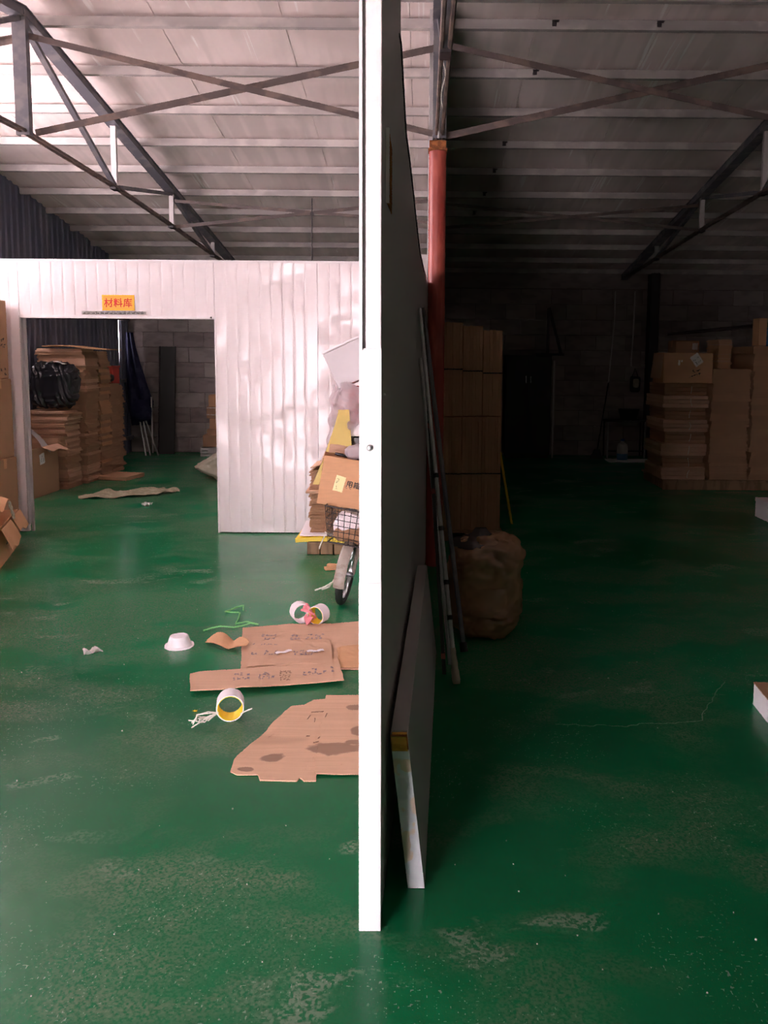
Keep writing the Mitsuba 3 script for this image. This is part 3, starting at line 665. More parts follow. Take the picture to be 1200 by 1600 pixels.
# tall stack of cartons at the left frame edge
t, F = carton('topmost closed carton of the tall stack at the left edge of the photo', -4.22, -3.685, 6.98, 7.40, 1.395, 2.07, 'card_kraft', 1)
for z in (1.70, 1.45): part(t, 'print', F(put(scribble(.10, .11, 2, 2, int(z * 10)), frame((.2685, .06, z - .05), (0, 1, 0), (0, 0, 1)))), 'ink_black', label='dark printed mark')
part(t, 'wrap', F(grid(10, 5, lambda u, v: np.stack([-.27 + .53 * u, -.19 + .2 * v, 2.078 + .03 * np.sin(u * 5) * (1 - v)], -1), .001)), 'clear_film', True, label='clear plastic film on top')
carton('middle closed carton of the tall stack at the left edge of the photo', -4.22, -3.668, 6.98, 7.40, .70, 1.39, 'card_kraft', .6)
carton('lowest closed carton of the tall stack, behind the torn open carton', -4.22, -3.65, 6.98, 7.40, .004, .695, 'card_kraft', 0)
# unseen cartons added along the left wall, outside the frame: they shade the floor on the left
for i, y in enumerate((2.95, 3.68, 4.41, 5.14)):
    for k in range(3): carton('unseen closed carton added along the left wall, outside the frame, to shade the floor', -4.55, -3.62 - .02 * (i % 2), y, y + .70, .004 + .74 * k, .73 + .74 * k, 'card_brown', (i * 3 + k * 5) % 4 - 2, group='added row of cartons along the left wall')
for i in range(2):  # unseen carton block added to keep doorway light off the left side
    for j in range(2):
        for k in range(3): carton('unseen closed carton of the block added to stop doorway light, outside the frame', -3.30 + .53 * i, -2.79 + .53 * i, 1.60 + .66 * j, 2.24 + .66 * j, .004 + .70 * k, .69 + .70 * k, 'card_brown', (i + j + k) % 3 - 1, group='added block of cartons beside the doorway')
# torn open carton in front of it
t = thing('carton', 'torn open orange-brown carton with black print in front of the tall left stack', 'box')
q = np.array([(-3.176, 6.105), (-3.447, 6.961)]); e = (q[1] - q[0]) / np.linalg.norm(q[1] - q[0]); nrm = np.array([e[1], -e[0]])
L = np.linalg.norm(q[1] - q[0]); FR = frame((q[0][0], q[0][1], 0), (e[0], e[1], 0), (nrm[0] * -1, nrm[1] * -1, 0))
def oc(m): return put(m, FR)
D = .62; hh = .30
part(t, 'body', oc(cat(box(0, L, 0, .006, .002, hh), box(0, L, D - .006, D, .002, hh), box(0, .006, .006, D - .006, .002, hh), box(L - .006, L, .006, D - .006, .002, hh), box(.006, L - .006, .006, D - .006, .002, .01))), 'card_orange')
part(t, 'flap', oc(grid(10, 6, lambda u, v: np.stack([.02 + .42 * u, -.015 - .07 * v, hh - .005 - .13 * v - .03 * v ** 2 + .02 * np.sin(u * 8) * v], -1), .005)), 'card_orange', True)
part(t, 'flap', oc(grid(8, 6, lambda u, v: np.stack([.50 + .40 * u, -.015 - .06 * v, hh - .11 * v - .03 * u * v + .015 * np.sin(u * 7) * v], -1), .005)), 'card_orange', True)
part(t, 'flap', oc(grid(12, 8, lambda u, v: np.stack([.10 + .70 * u, .04 + .45 * v, hh + .09 + .10 * np.sin(v * 2.4) + .03 * np.sin(u * 9 + v * 3)], -1), .006)), 'card_orange', True, label='crumpled bulging flap')
part(t, 'torn_edge', oc(shaken(grid(14, 4, lambda u, v: np.stack([.45 + .12 * v, -.03 + .03 * u, .30 + .14 * u - .02 * v], -1), .004), 40, 3, .012)), 'sack_weave', True, label='pale torn inner liner')
part(t, 'print', oc(put(text('ZZZZZZ', .06, .001), frame((.62, -.0012, .125), (-1, 0, 0), (0, 0, 1)))), 'ink_black', label='black printed letters')

# storeroom: open carton with label, behind the door jamb
t = thing('carton', 'open brown carton with a small white label, just inside the storeroom doorway', 'box')
x0, x1, y0, y1, h1 = -4.72, -4.355, 9.15, 9.83, .56
part(t, 'body', cat(box(x1 - .006, x1, y0, y1, .003, h1), box(x0, x0 + .006, y0, y1, .003, h1), box(x0 + .006, x1 - .006, y0, y0 + .006, .003, h1), box(x0 + .006, x1 - .006, y1 - .006, y1, .003, h1), box(x0 + .006, x1 - .006, y0 + .006, y1 - .006, .003, .012)), 'card_brown')
part(t, 'flap', grid(6, 5, lambda u, v: np.stack([x1 + .14 * v, y0 + .25 + .42 * u, h1 + .02 * np.sin(u * 5) * v - .05 * v], -1), .005), 'card_pale', True, label='pale inside of the open flap')
part(t, 'flap', grid(5, 5, lambda u, v: np.stack([x0 + .36 * u, y1 + .02 * v, h1 + .06 * v], -1), .005), 'card_brown', True)
part(t, 'label', put(box(0, .12, 0, .12, 0, .001), frame((x1 + .0005, 9.36, .36), (0, 1, .15), (0, -.15, 1))), 'paper_white', label='white square label')
part(t, 'label_print', put(scribble(.08, .08, 3, 3, 4), frame((x1 + .0018, 9.38, .385), (0, 1, .15), (0, -.15, 1))), 'ink_black', label='dark print on the label')
solo('paper_sheet', grid(8, 12, lambda u, v: np.stack([-4.42 - .05 * v + .10 * u, 9.58 - .03 * u, .50 + .28 * v - .10 * v * v * 0 + .02 * np.sin(u * 4), ], -1) + np.stack([-.18 * v ** 2, 0 * v, 0 * v], -1), .002), 'paper_white', 'white paper sheet sticking up out of the open carton in the storeroom', 'paper', smooth=True)

def stack(x0, x1, y0, y1, z0, z1, th, mats, label, group, seed, jit=.02, jz=0.3):
    """flattened cartons lying one on another; every one is a thing"""
    r = random.Random(seed); z = z0
    while z < z1 - th * .5:
        h = th * r.uniform(1 - jz, 1 + jz); h = min(h, z1 - z)
        dx, dy, a = r.uniform(-jit, jit), r.uniform(-jit, jit), r.uniform(-1.2, 1.2) * jit / .02 * .6
        w_, d_ = (x1 - x0) / 2 - r.uniform(0, jit), (y1 - y0) / 2 - r.uniform(0, jit)
        e = r.uniform(0, 1) * jit
        m = cat(box(-w_, w_, -d_, d_, 0, h * .40), box(-w_ + .012, w_ - .012, -d_ + .012, d_ - .012, h * .40, h * .54), box(-w_ + e, w_ - e, -d_ + e, d_ - .003, h * .54, h * .90), box(-w_ + .014, w_ - .014, -d_ + .014, d_ - .014, h * .90, h))
        solo('flattened_carton', mv(m, (x0 + x1) / 2 + dx, (y0 + y1) / 2 + dy, z, rz=a), mats[r.randrange(len(mats))], label, 'cardboard', group)
        z += h
    return z
stack(-4.84, -4.27, 9.90, 10.32, 0, .95, .032, ['card_brown', 'card_kraft', 'card_pale'], 'flattened carton in the pile under the black wrapped bundle in the storeroom', 'flattened cartons under the black bundle', 3)
z = stack(-4.84, -4.22, 10.38, 10.82, 0, 1.70, .040, ['card_kraft', 'card_brown', 'card_pale', 'card_kraft'], 'flattened carton in the tall storeroom pile behind the black wrapped bundle', 'flattened cartons of the tall storeroom pile', 4)
solo('flattened_carton', mv(grid(10, 4, lambda u, v: np.stack([-.36 + .80 * u, -.25 + .5 * v, .012 * np.sin(u * 6) - .03 * u ** 3], -1), .012), -4.36, 10.56, z + .03), 'card_orange', 'wide pale board lying on top of the tall storeroom pile', 'cardboard', smooth=30)
stack(-4.84, -4.23, 10.88, 11.26, 0, 1.66, .045, ['card_kraft', 'card_brown', 'card_orange'], 'flattened carton in the second storeroom pile, right behind the tall one', 'flattened cartons of the second storeroom pile', 5)
stack(-4.84, -4.28, 11.32, 11.76, 0, 1.22, .045, ['card_kraft', 'card_brown'], 'flattened carton in the third, lower storeroom pile with a dark bundle on top', 'flattened cartons of the third storeroom pile', 6)
stack(-4.86, -4.46, 11.84, 12.36, 0, 1.18, .05, ['card_kraft', 'card_brown'], 'flattened carton in the farthest storeroom pile under the red box', 'flattened cartons of the farthest storeroom pile', 8)
solo('flattened_carton', mv(box(-.2, .2, -.22, .22, 0, .05, .004), -3.98, 10.85, .002, rz=-12), 'card_brown', 'flattened carton lying on the floor at the foot of the storeroom piles', 'cardboard')
b = thing('wrapped_bundle', 'bundle wrapped in shiny black plastic on the pile inside the storeroom', 'bundle')
m = superblob(.25, .17, .26, .45, .5, 110, 70); v = np.array(m.vertices); n_ = np.array(m.vertex_normals)
m.vertices = v + n_ * (.034 * (np.abs(np.sin(v[:, :1] * 46 + 5 * meshkit.fbm(v * 4, 3, 8)[:, None] + 2 * v[:, 2:] * 6)) - .5) + wob(v, 9, 3, .035) + wob(v, 24, 5, .016))
part(b, 'wrap', mv(m, -4.47, 10.08, 1.245), 'black_plastic', True)
part(b, 'paper', mv(grid(6, 4, lambda u, v: np.stack([.2 * u, .1 * v, .02 * np.sin(u * 4)], -1), .002), -4.50, 9.94, 1.515, rz=-4), 'paper_white', True, label='white slip on top')
solo('dark_bundle', shaken(mv(superblob(.2, .22, .06, .6, .6), -4.53, 11.54, 1.295), 9, 4, .03), 'board_dark', 'dark flat bundle on top of the third storeroom pile', 'bundle', smooth=True)
t = thing('crate', 'small red plastic box on the farthest storeroom pile by the sprung sheeting', 'crate')
part(t, 'body', cat(box(-4.66, -4.48, 11.98, 12.25, 1.20, 1.44, .008)), 'red_plastic')
part(t, 'rim', cat(box(-4.67, -4.47, 11.97, 12.26, 1.43, 1.46, .004)), 'red_plastic')
solo('tarpaulin', grid(26, 40, lambda u, v: np.stack([-4.87 + (.12 + .32 * np.clip(v * 1.35, 0, 1) ** 1.3 - .1 * np.clip(v - .75, 0, 1)) * u + .06 * np.clip(v - .6, 0, 1) * 3 * (1 - u), 13.62 + .05 * np.sin(u * 14 + v * 2) * (.3 + v) - .06 * v, 1.98 - 1.5 * v], -1), .01), 'navy_cloth', 'dark navy cloth hanging in the far left corner of the storeroom', 'cloth', smooth=True)
bd = thing('board', 'tall narrow black board leaning on the block wall in the storeroom', 'board')
part(bd, 'panel', hull([(x, y + dy, z) for x in (-4.37, -4.125) for y, z in ((13.62, 0), (13.84, 1.76)) for dy in (0, .03)]), 'board_dark')
part(bd, 'edge', bar((-4.375, 13.61, .01), (-4.375, 13.83, 1.765), .012, .04, (0, 1, 0)), 'dark_iron')
for i, (a, b_) in enumerate((((-4.50, 13.35, .62), (-4.33, 13.45, 0)), ((-4.54, 13.40, .55), (-4.45, 13.42, 0)), ((-4.60, 13.40, .58), (-4.50, 13.36, 0)), ((-4.40, 13.40, .95), (-4.405, 13.40, .04)))):
    solo('stick', tube([a, b_], .013, 8), 'galvanised' if i != 3 else 'pale_post', ['metal stick leaning low beside the black board, nearest the board foot', 'second thin stick leaning under the navy cloth', 'leftmost thin stick under the navy cloth', 'upright pale stick against the left edge of the black board'][i], 'stick', smooth=30)
solo('cloth_heap', shaken(mv(superblob(.16, .14, .17, .8, .8), -4.52, 13.22, .74), 8, 6, .05), 'navy_cloth', 'dark bundled rag hung below the navy cloth', 'cloth', smooth=True)
# right side of the storeroom doorway
t, F = carton('small orange carton on top, seen at the right jamb of the doorway', -3.47, -3.10, 13.35, 13.7, .80, .985, 'card_orange')
t, F = carton('carton with white straps, second from top at the right jamb of the doorway', -3.50, -3.10, 13.33, 13.7, .615, .795, 'card_brown')
part(t, 'strap', cat(box(-3.501, -3.099, 13.327, 13.331, .78, .788), box(-3.501, -3.099, 13.327, 13.331, .67, .678)), 'paper_white')
carton('narrow orange carton third from top at the right jamb of the doorway', -3.46, -3.10, 13.35, 13.7, .44, .61, 'card_orange')
carton('flat brown carton fourth from top at the right jamb of the doorway', -3.50, -3.08, 13.33, 13.7, .345, .435, 'card_kraft', tape=False)
carton('brown carton at the bottom of the small pile at the right jamb', -3.56, -3.06, 13.30, 13.7, .155, .34, 'card_brown')
t = thing('crate', 'low grey slatted crate on the floor behind the white sack', 'crate')
part(t, 'body', cat(box(-3.60, -3.05, 13.30, 13.7, .003, .02), box(-3.60, -3.585, 13.30, 13.7, .02, .15), box(-3.065, -3.05, 13.30, 13.7, .02, .15), box(-3.585, -3.065, 13.685, 13.7, .02, .15)), 'pvc_white')
for k in range(3): part(t, 'slat', box(-3.60, -3.05, 13.285, 13.30, .012 + k * .05, .034 + k * .05), 'pvc_white')
m = superblob(.36, .30, .22, .75, .8, 56, 40); m = shaken(shaken(m, 3.5, 3, .10), 14, 5, .03)
s_ = thing('sack', 'slumped cream woven sack at the right jamb of the storeroom doorway', 'sack')
v = np.array(m.vertices); v[:, 2] = np.maximum(v[:, 2] * (1.1 - .9 * np.clip(-v[:, 0:1][:, 0] / .36, 0, 1)), -.16) ; m.vertices = v
part(s_, 'body', mv(m, -2.62, 10.9, .165), 'sack_weave', True)
def rag(u, v):
    a = (u - .5) * 2; w_ = np.sqrt(np.clip(1 - a ** 2, 0, 1)) ** .7
    x = -3.42 + .47 * a + .05 * np.sin(v * 7 + a * 3); y = 9.58 + .22 * a + (v - .5) * .55 * w_ + .03 * np.sin(a * 17)
    p = np.stack([x * 7, y * 7, 0 * x], -1)
    return np.stack([x, y, .006 + .08 * np.clip(meshkit.fbm(p, 4, 3) - .32, 0, 1) * (.25 + w_)], -1)
solo('rag', grid(60, 30, rag, .004), 'rag_cloth', 'crumpled beige cloth spread on the floor in the storeroom doorway', 'cloth', smooth=True)

# sign over the doorway
sg = thing('sign', 'orange sign with red Chinese characters over the storeroom doorway', 'sign')
part(sg, 'plate', box(-2.862, -2.575, WY - .006, WY - .001, 2.000, 2.137, .002), 'sign_yellow')
part(sg, 'border', cat(box(-2.858, -2.579, WY - .0066, WY - .006, 2.129, 2.133), box(-2.858, -2.579, WY - .0066, WY - .006, 2.004, 2.008), box(-2.858, -2.854, WY - .0066, WY - .006, 2.004, 2.133), box(-2.583, -2.579, WY - .0066, WY - .006, 2.004, 2.133)), 'yellow_bright')
part(sg, 'lettering', put(hanzi('材料库', .078), frame((-2.844, WY - .0062, 2.030), (1, 0, 0), (0, 0, 1))), 'ink_red', label='red characters')
vs = thing('perforated_strip', 'thin perforated metal strip fixed under the orange sign', 'strip')
part(vs, 'strip', box(-3.045, -2.478, WY - .005, WY - .0012, 1.966, 1.994), 'galvanised')
for k in range(14): part(vs, 'slot', box(-3.035 + k * .0395, -3.008 + k * .0395, WY - .0056, WY - .005, 1.972, 1.978), 'dark_iron')
for k in range(9): part(vs, 'slot', box(-2.93 + k * .05, -2.90 + k * .05, WY - .0056, WY - .005, 1.985, 1.988), 'dark_iron')

# ================================================================ pile and clutter behind the bicycle
pl = thing('pallet', 'low wooden pallet under the flattened cartons beside the bicycle', 'pallet')
for k in range(3): part(pl, 'plank', box(-.95, -.63, 6.66 + k * .22, 6.80 + k * .22, .085, .105, .002), 'wood')
for k in range(3): part(pl, 'block', box(-.95 + k * .11, -.85 + k * .11, 6.66, 7.24, .003, .085, .002), 'wood')
solo('foam_sheet', mv(box(-.20, .20, -.30, .30, 0, .014, .004), -.825, 6.96, .153, rz=3), 'foam_white', 'white board on the pallet under the carton pile beside the bicycle', 'board')
solo('yellow_sheet', grid(14, 6, lambda u, v: np.stack([-1.04 + .42 * u, 6.62 + .5 * v, .138 + .012 * np.sin(np.clip(u * 3.3, 0, 3.14)) * (1 - v)], -1), .030), 'yellow_bright', 'bright yellow foam strip sticking out under the carton pile beside the bicycle', 'foam', smooth=30)
z = stack(-.945, -.635, 6.72, 7.20, .169, .50, .0135, ['card_brown', 'card_brown', 'card_kraft'], 'flattened carton in the lower pile beside the bicycle', 'flattened cartons beside the bicycle', 21, .014)
solo('board', mv(box(-.165, .165, -.26, .26, 0, .020, .002), -.80, 6.94, z + .002, rz=1), 'card_pale', 'pale board between the two cardboard piles beside the bicycle', 'board')
z2 = stack(-.935, -.645, 6.74, 7.18, z + .024, z + .185, .0135, ['card_brown', 'card_kraft'], 'flattened carton in the upper pile beside the bicycle', 'upper flattened cartons beside the bicycle', 22, .012)
solo('paper_wrap', shaken(mv(grid(12, 9, lambda u, v: np.stack([-.14 + .28 * u, -.22 + .44 * v, .03 * np.sin(u * 3) + .012], -1), .003), -.79, 6.96, z2 + .006), 12, 3, .012), 'card_pale', 'loose pale wrapping paper on top of the upper pile beside the bicycle', 'paper', smooth=True)
# a crate tower by the partition carrying the clutter
for k in range(3):
    t = thing('crate', ['black crate at the bottom of the tower behind the bicycle', 'black crate in the middle of the tower behind the bicycle', 'topmost black crate behind the bicycle under the white box'][k], 'crate')
    z0 = .004 + k * .325
    part(t, 'body', cat(box(-.60, -.12, 6.55, 6.58, z0, z0 + .31), box(-.60, -.12, 6.95, 6.98, z0, z0 + .31), box(-.60, -.57, 6.58, 6.95, z0, z0 + .31), box(-.15, -.12, 6.58, 6.95, z0, z0 + .31), box(-.57, -.15, 6.58, 6.95, z0, z0 + .02)), 'black_plastic')
    part(t, 'rim', cat(box(-.61, -.11, 6.54, 6.56, z0 + .29, z0 + .318), box(-.61, -.11, 6.97, 6.99, z0 + .29, z0 + .318), box(-.61, -.59, 6.56, 6.97, z0 + .29, z0 + .318), box(-.13, -.11, 6.56, 6.97, z0 + .29, z0 + .318)), 'black_plastic')
    for j in range(4): part(t, 'rib', box(-.60, -.12, 6.543, 6.55, z0 + .04 + j * .06, z0 + .055 + j * .06), 'black_plastic')
t = thing('carton', 'small white box on the topmost black crate behind the bicycle', 'box')
part(t, 'body', box(-.632, -.12, 6.52, 6.96, .985, 1.085, .004), 'foam_white')
part(t, 'tape', box(-.634, -.118, 6.70, 6.75, 1.085, 1.087), 'pvc_white')
solo('crate', cat(box(-.60, -.14, 6.56, 6.92, 1.088, 1.11), box(-.60, -.14, 6.56, 6.58, 1.11, 1.37), box(-.60, -.14, 6.9, 6.92, 1.11, 1.37), box(-.60, -.58, 6.58, 6.9, 1.11, 1.37), box(-.16, -.14, 6.58, 6.9, 1.11, 1.37)), 'red_plastic', 'red plastic bin wrapped in grey film above the white box', 'crate')
def drape(u, v):
    x = -.665 + .50 * u - .07 * v * (1 - u); y = 6.50 - .02 * np.sin(u * 22 + v * 3) - .03 * v
    return np.stack([x, y, 1.395 - (.31 + .05 * np.sin(u * 8)) * v + .02 * np.sin(u * 15) * (1 - v)], -1)
solo('plastic_film', shaken(grid(60, 40, drape), 16, 5, .03), 'clear_film', 'crinkled translucent film hanging over the red bin behind the bicycle', 'film', smooth=True)
solo('plastic_film', grid(12, 36, lambda u, v: np.stack([-.74 + .10 * u - .045 * v + .012 * np.sin(v * 20), 6.62 + .03 * np.sin(u * 9) + .05 * v, 1.39 - .52 * v - .02 * u], -1)), 'clear_film', 'long twisted strip of translucent film left of the yellow sheet', 'film', smooth=True)
solo('yellow_sheet', grid(14, 24, lambda u, v: np.stack([-.665 + .075 * u - (.20 * v ** 1.2) * (1 - u) + .05 * v * u, 6.41 + .05 * u - .03 * v + .012 * np.sin(v * 9), 1.20 - .58 * v], -1), .006), 'yellow_sheet', 'pale yellow foam sheet draped beside the black crates', 'foam', smooth=True)
t = thing('foam_box', 'tilted white foil-faced foam panel on top of the clutter behind the bicycle', 'foam box')
part(t, 'body', mv(box(-.20, .22, -.16, .16, -.03, .27, .005), -.50, 6.72, 1.465, ry=-25, rz=-4), 'foil_white')
part(t, 'lid', mv(box(-.205, .225, -.165, .165, .27, .285, .003), -.50, 6.72, 1.465, ry=-25, rz=-4), 'foam_white')

# bicycle, leaning on the partition, front wheel towards the viewer
bk = thing('bicycle', 'old small-wheeled bicycle with a wire front basket, leaning against the partition', 'bicycle')
BM = M(-.534, 5.30, 0, ry=9) @ M(rz=-7)
def bp(m): return put(m, BM)
RW = .205
def torus(R_, r_, n=48, k=10):
    th = np.arange(k) * 2 * np.pi / k
    return lathe([(R_ + r_ * math.cos(a), r_ * math.sin(a)) for a in list(th) + [th[0]]], n)
def wheel(y, name):
    w_ = part(bk, name, bp(mv(torus(RW - .024, .024), 0, y, RW, ry=90)), 'black_rubber', True, label='worn black tyre')
    part(w_, 'rim', bp(mv(lathe([(RW - .052, -.012), (RW - .044, -.012), (RW - .044, .012), (RW - .052, .012), (RW - .052, -.012)], 48), 0, y, RW, ry=90)), 'chrome', 30)
    part(w_, 'hub', bp(mv(lathe([(0, -.05), (.018, -.05), (.018, .05), (0, .05)], 16), 0, y, RW, ry=90)), 'chrome', 30)
    for k in range(20):
        a = k * math.pi / 10; s = 1 if k % 2 else -1
        part(w_, 'spoke', bp(bar((s * .02, y + .015 * math.cos(a + .3), RW + .015 * math.sin(a + .3)), (0, y + (RW - .05) * math.cos(a), RW + (RW - .05) * math.sin(a)), .0022, .0022, (1, 0, .01))), 'chrome')
    fn = lambda u, v: np.stack([.034 * np.sin((v - .5) * 2.6) * 1.1, y + (RW + .018 - .016 * (1 - np.cos((v - .5) * 2.6))) * np.cos(u), RW + (RW + .018 - .016 * (1 - np.cos((v - .5) * 2.6))) * np.sin(u)], -1)
    part(bk, 'mudguard', bp(grid(26, 8, lambda u, v: fn(math.radians(20 if name == 'front_wheel' else -10) + u * math.radians(172), v), .002)), 'bike_paint', True)
wheel(0.0, 'front_wheel'); wheel(.95, 'rear_wheel')
for s in (-1, 1): part(bk, 'fork_blade', bp(tube([(s * .045, 0, RW), (s * .045, .03, RW + .12), (s * .038, .075, .44), (s * .012, .09, .47)], [.011, .013, .015, .012], 10)), 'bike_paint', True)
part(bk, 'head_tube', bp(tube([(0, .085, .45), (0, .125, .64)], .019, 12)), 'bike_paint', 30)
part(bk, 'stem', bp(tube([(0, .125, .64), (0, .15, .84)], .013, 10)), 'chrome', 30)
part(bk, 'handlebar', bp(tube([(-.27, .30, .86), (-.23, .20, .87), (-.10, .145, .85), (0, .15, .84), (.10, .145, .85), (.20, .19, .87), (.22, .28, .86)], .011, 10)), 'chrome', True)
for s in (-1, 1): part(bk, 'grip', bp(tube([(s * .235, .215, .87), (s * .265, .32, .86)], .016, 10)), 'black_rubber', 30)
part(bk, 'down_tube', bp(tube([(0, .10, .52), (0, .25, .36), (0, .50, .26)], .020, 10)), 'bike_paint', True)
part(bk, 'seat_tube', bp(tube([(0, .50, .26), (0, .58, .58)], .016, 10)), 'bike_paint', 30)
part(bk, 'seat_post', bp(tube([(0, .58, .58), (0, .615, .72)], .012, 10)), 'chrome', 30)
part(bk, 'saddle', bp(mv(superblob(.085, .13, .035, .8, .8, 24, 16), 0, .64, .75)), 'black_rubber', True)
for s in (-1, 1):
    part(bk, 'chain_stay', bp(tube([(s * .02, .50, .26), (s * .05, .95, RW)], .010, 8)), 'bike_paint', 30)
    part(bk, 'seat_stay', bp(tube([(s * .02, .58, .52), (s * .05, .95, RW)], .009, 8)), 'bike_paint', 30)
part(bk, 'chain_guard', bp(box(.03, .045, .42, .95, .20, .30, .006)), 'dark_iron')
part(bk, 'crank', bp(cat(tube([(-.07, .50, .26), (.07, .50, .26)], .014, 8), bar((.07, .50, .26), (.075, .60, .16), .012, .02), bar((-.07, .50, .26), (-.075, .40, .36), .012, .02))), 'dark_iron')
for s, y, z in ((1, .60, .16), (-1, .40, .36)): part(bk, 'pedal', bp(box(min(s * .08, s * .16), max(s * .08, s * .16), y - .035, y + .035, z - .01, z + .01, .003)), 'black_rubber')
part(bk, 'kickstand', bp(tube([(-.05, .90, .20), (-.10, .93, .03)], .008, 8)), 'chrome', 30)
# wire basket, tapered
bt = part(bk, 'basket', bp(cat(*[tube([(-.17 * f, y0_, z), (.17 * f, y0_, z), (.17 * f, y1_, z), (-.17 * f, y1_, z), (-.17 * f, y0_, z)], .0045, 6) for f, y0_, y1_, z in ((1, -.17, .12, .655), (.78, -.10, .10, .415))])), 'dark_iron', True, label='wire basket')
wires = []
for k in range(9):
    x = -.17 + k * .0425
    part(bt, 'wire', bp(tube([(x, -.17, .655), (x * .78, -.10, .415), (x * .78, .10, .415), (x, .12, .655)], .0024, 5)), 'dark_iron')
for k in range(7):
    y = -.17 + k * .29 / 6; yb = -.10 + k * .20 / 6
    for s in (-1, 1): part(bt, 'wire', bp(tube([(s * .17, y, .655), (s * .1326, yb, .415)], .0024, 5)), 'dark_iron')
for k in range(1, 6):
    f = k / 6; w_ = .1326 + (.17 - .1326) * f; a, b_ = -.10 - .07 * f, .10 + .02 * f; z = .415 + .24 * f
    part(bt, 'wire', bp(tube([(-w_, a, z), (w_, a, z), (w_, b_, z), (-w_, b_, z), (-w_, a, z)], .0024, 5)), 'dark_iron')
# things in and on the basket
solo('plastic_bag', bp(shaken(mv(superblob(.085, .06, .08, .7, .7, 28, 20), -.04, .0, .535), 14, 3, .03)), 'foam_white', 'crumpled whitish plastic bag in the bicycle basket', 'bag', smooth=True)
solo('scrap_heap', bp(shaken(mv(superblob(.115, .085, .05, .6, .6, 28, 16), 0, .0, .470), 16, 8, .03)), 'card_kraft', 'brown scraps in the bottom of the bicycle basket', 'scraps', smooth=True)
CT = M(-.532, 5.22, .815, rz=6) @ M(ry=9.5)
t = thing('carton', 'orange-brown carton with a yellow label tilted on the bicycle basket', 'box')
def cp(m): return put(m, CT)
part(t, 'body', cp(cat(box(-.125, .21, -.004, 0, -.155, .155), box(-.125, .21, .20, .204, -.155, .155), box(-.125, -.121, 0, .20, -.155, .155), box(.206, .21, 0, .20, -.155, .155), box(-.121, .206, 0, .20, -.155, -.150))), 'card_orange')
part(t, 'flap', cp(grid(8, 5, lambda u, v: np.stack([-.10 + .31 * u, .204 + .04 * v, .155 + .05 * v + .006 * np.sin(u * 7)], -1), .004)), 'card_pale', True)
part(t, 'flap', cp(grid(5, 5, lambda u, v: np.stack([-.125 - .015 * v, .20 * u, .155 - .06 * v], -1), .004)), 'card_pale', True)
part(t, 'label', cp(put(box(0, .062, 0, .10, 0, .0008), frame((-.04, -.0042, -.055), (1, 0, -.12), (.12, 0, 1)))), 'label_yellow', label='pale yellow label')
part(t, 'label_print', cp(put(scribble(.016, .07, 6, 1, 5), frame((-.03, -.0052, -.042), (1, 0, -.12), (.12, 0, 1)))), 'ink_black')
part(t, 'lettering', cp(put(hanzi('用箱', .042), frame((.038, -.0044, -.022), (1, 0, -.06), (.06, 0, 1)))), 'ink_black', label='dark Chinese characters')
part(t, 'small_print', cp(put(scribble(.04, .010, 1, 6, 15), frame((.036, -.0044, -.032), (1, 0, -.06), (.06, 0, 1)))), 'ink_black')
solo('black_bar', tube([(-.575, 5.33, .985), (-.50, 5.335, .967), (-.40, 5.34, .945)], .009, 8), 'black_plastic', 'black plastic bar lying across the open top of the basket carton', 'bar', smooth=True)
solo('plastic_bag', shaken(mv(superblob(.07, .06, .05, .8, .8, 24, 16), -.445, 5.34, .995), 14, 9, .03), 'clear_film', 'clear plastic bag on top of the basket carton', 'bag', smooth=True)
for i, pts in enumerate(([(-.70, 5.62, .004), (-.64, 5.52, .05), (-.575, 5.40, .16)], [(-.745, 5.60, .004), (-.66, 5.50, .06), (-.575, 5.38, .14)], [(-.64, 5.30, .455), (-.665, 5.28, .40), (-.675, 5.28, .37)], [(-.62, 5.45, .42), (-.66, 5.46, .445)])):
    solo('twine', tube(pts, .006 if i < 2 else .004, 6), 'pale_string', ['upper pale strand hanging from the bicycle wheel to the floor', 'lower pale strand hanging from the bicycle wheel to the floor', 'thin white string under the basket carton', 'short white stick beside the bicycle basket'][i], 'string', smooth=True)
solo('wood_scrap', cat(mv(box(-.05, .05, -.03, .03, 0, .02, .002), -.70, 6.18, .002, rz=20), mv(box(-.04, .04, -.02, .02, .02, .04, .002), -.69, 6.19, .002, rz=-10)), 'card_orange', 'small brown scraps of board on the floor left of the bicycle wheel', 'scraps')

# ================================================================ the shaded right side
# sandwich panel offcut leaning on the partition
lp = thing('panel_offcut', 'white panel offcut standing on edge against the partition, orange foam at its top corner', 'panel')
def lean(x, y, z):       # x across, y along the partition, z up its own slope
    a = math.radians(6.5); X = -.040 + x * math.cos(a) - z * math.sin(a); Z = x * math.sin(a) * 0 + z * math.cos(a)
    return (X + (y - 2.366) * PD[0] / PD[1], y, Z + .001)
def lbox(x0, x1, y0, y1, z0, z1): return hull([lean(x, y, z) for x in (x0, x1) for y in (y0, y1) for z in (z0, z1)])
part(lp, 'core', lbox(.003, .049, 2.372, 4.42, .003, .482), 'pu_foam')
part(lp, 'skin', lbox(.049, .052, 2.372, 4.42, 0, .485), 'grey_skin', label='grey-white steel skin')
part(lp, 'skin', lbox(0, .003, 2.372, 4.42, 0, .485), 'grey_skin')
part(lp, 'top_edge', lbox(.003, .049, 2.40, 4.42, .482, .487), 'grey_skin')
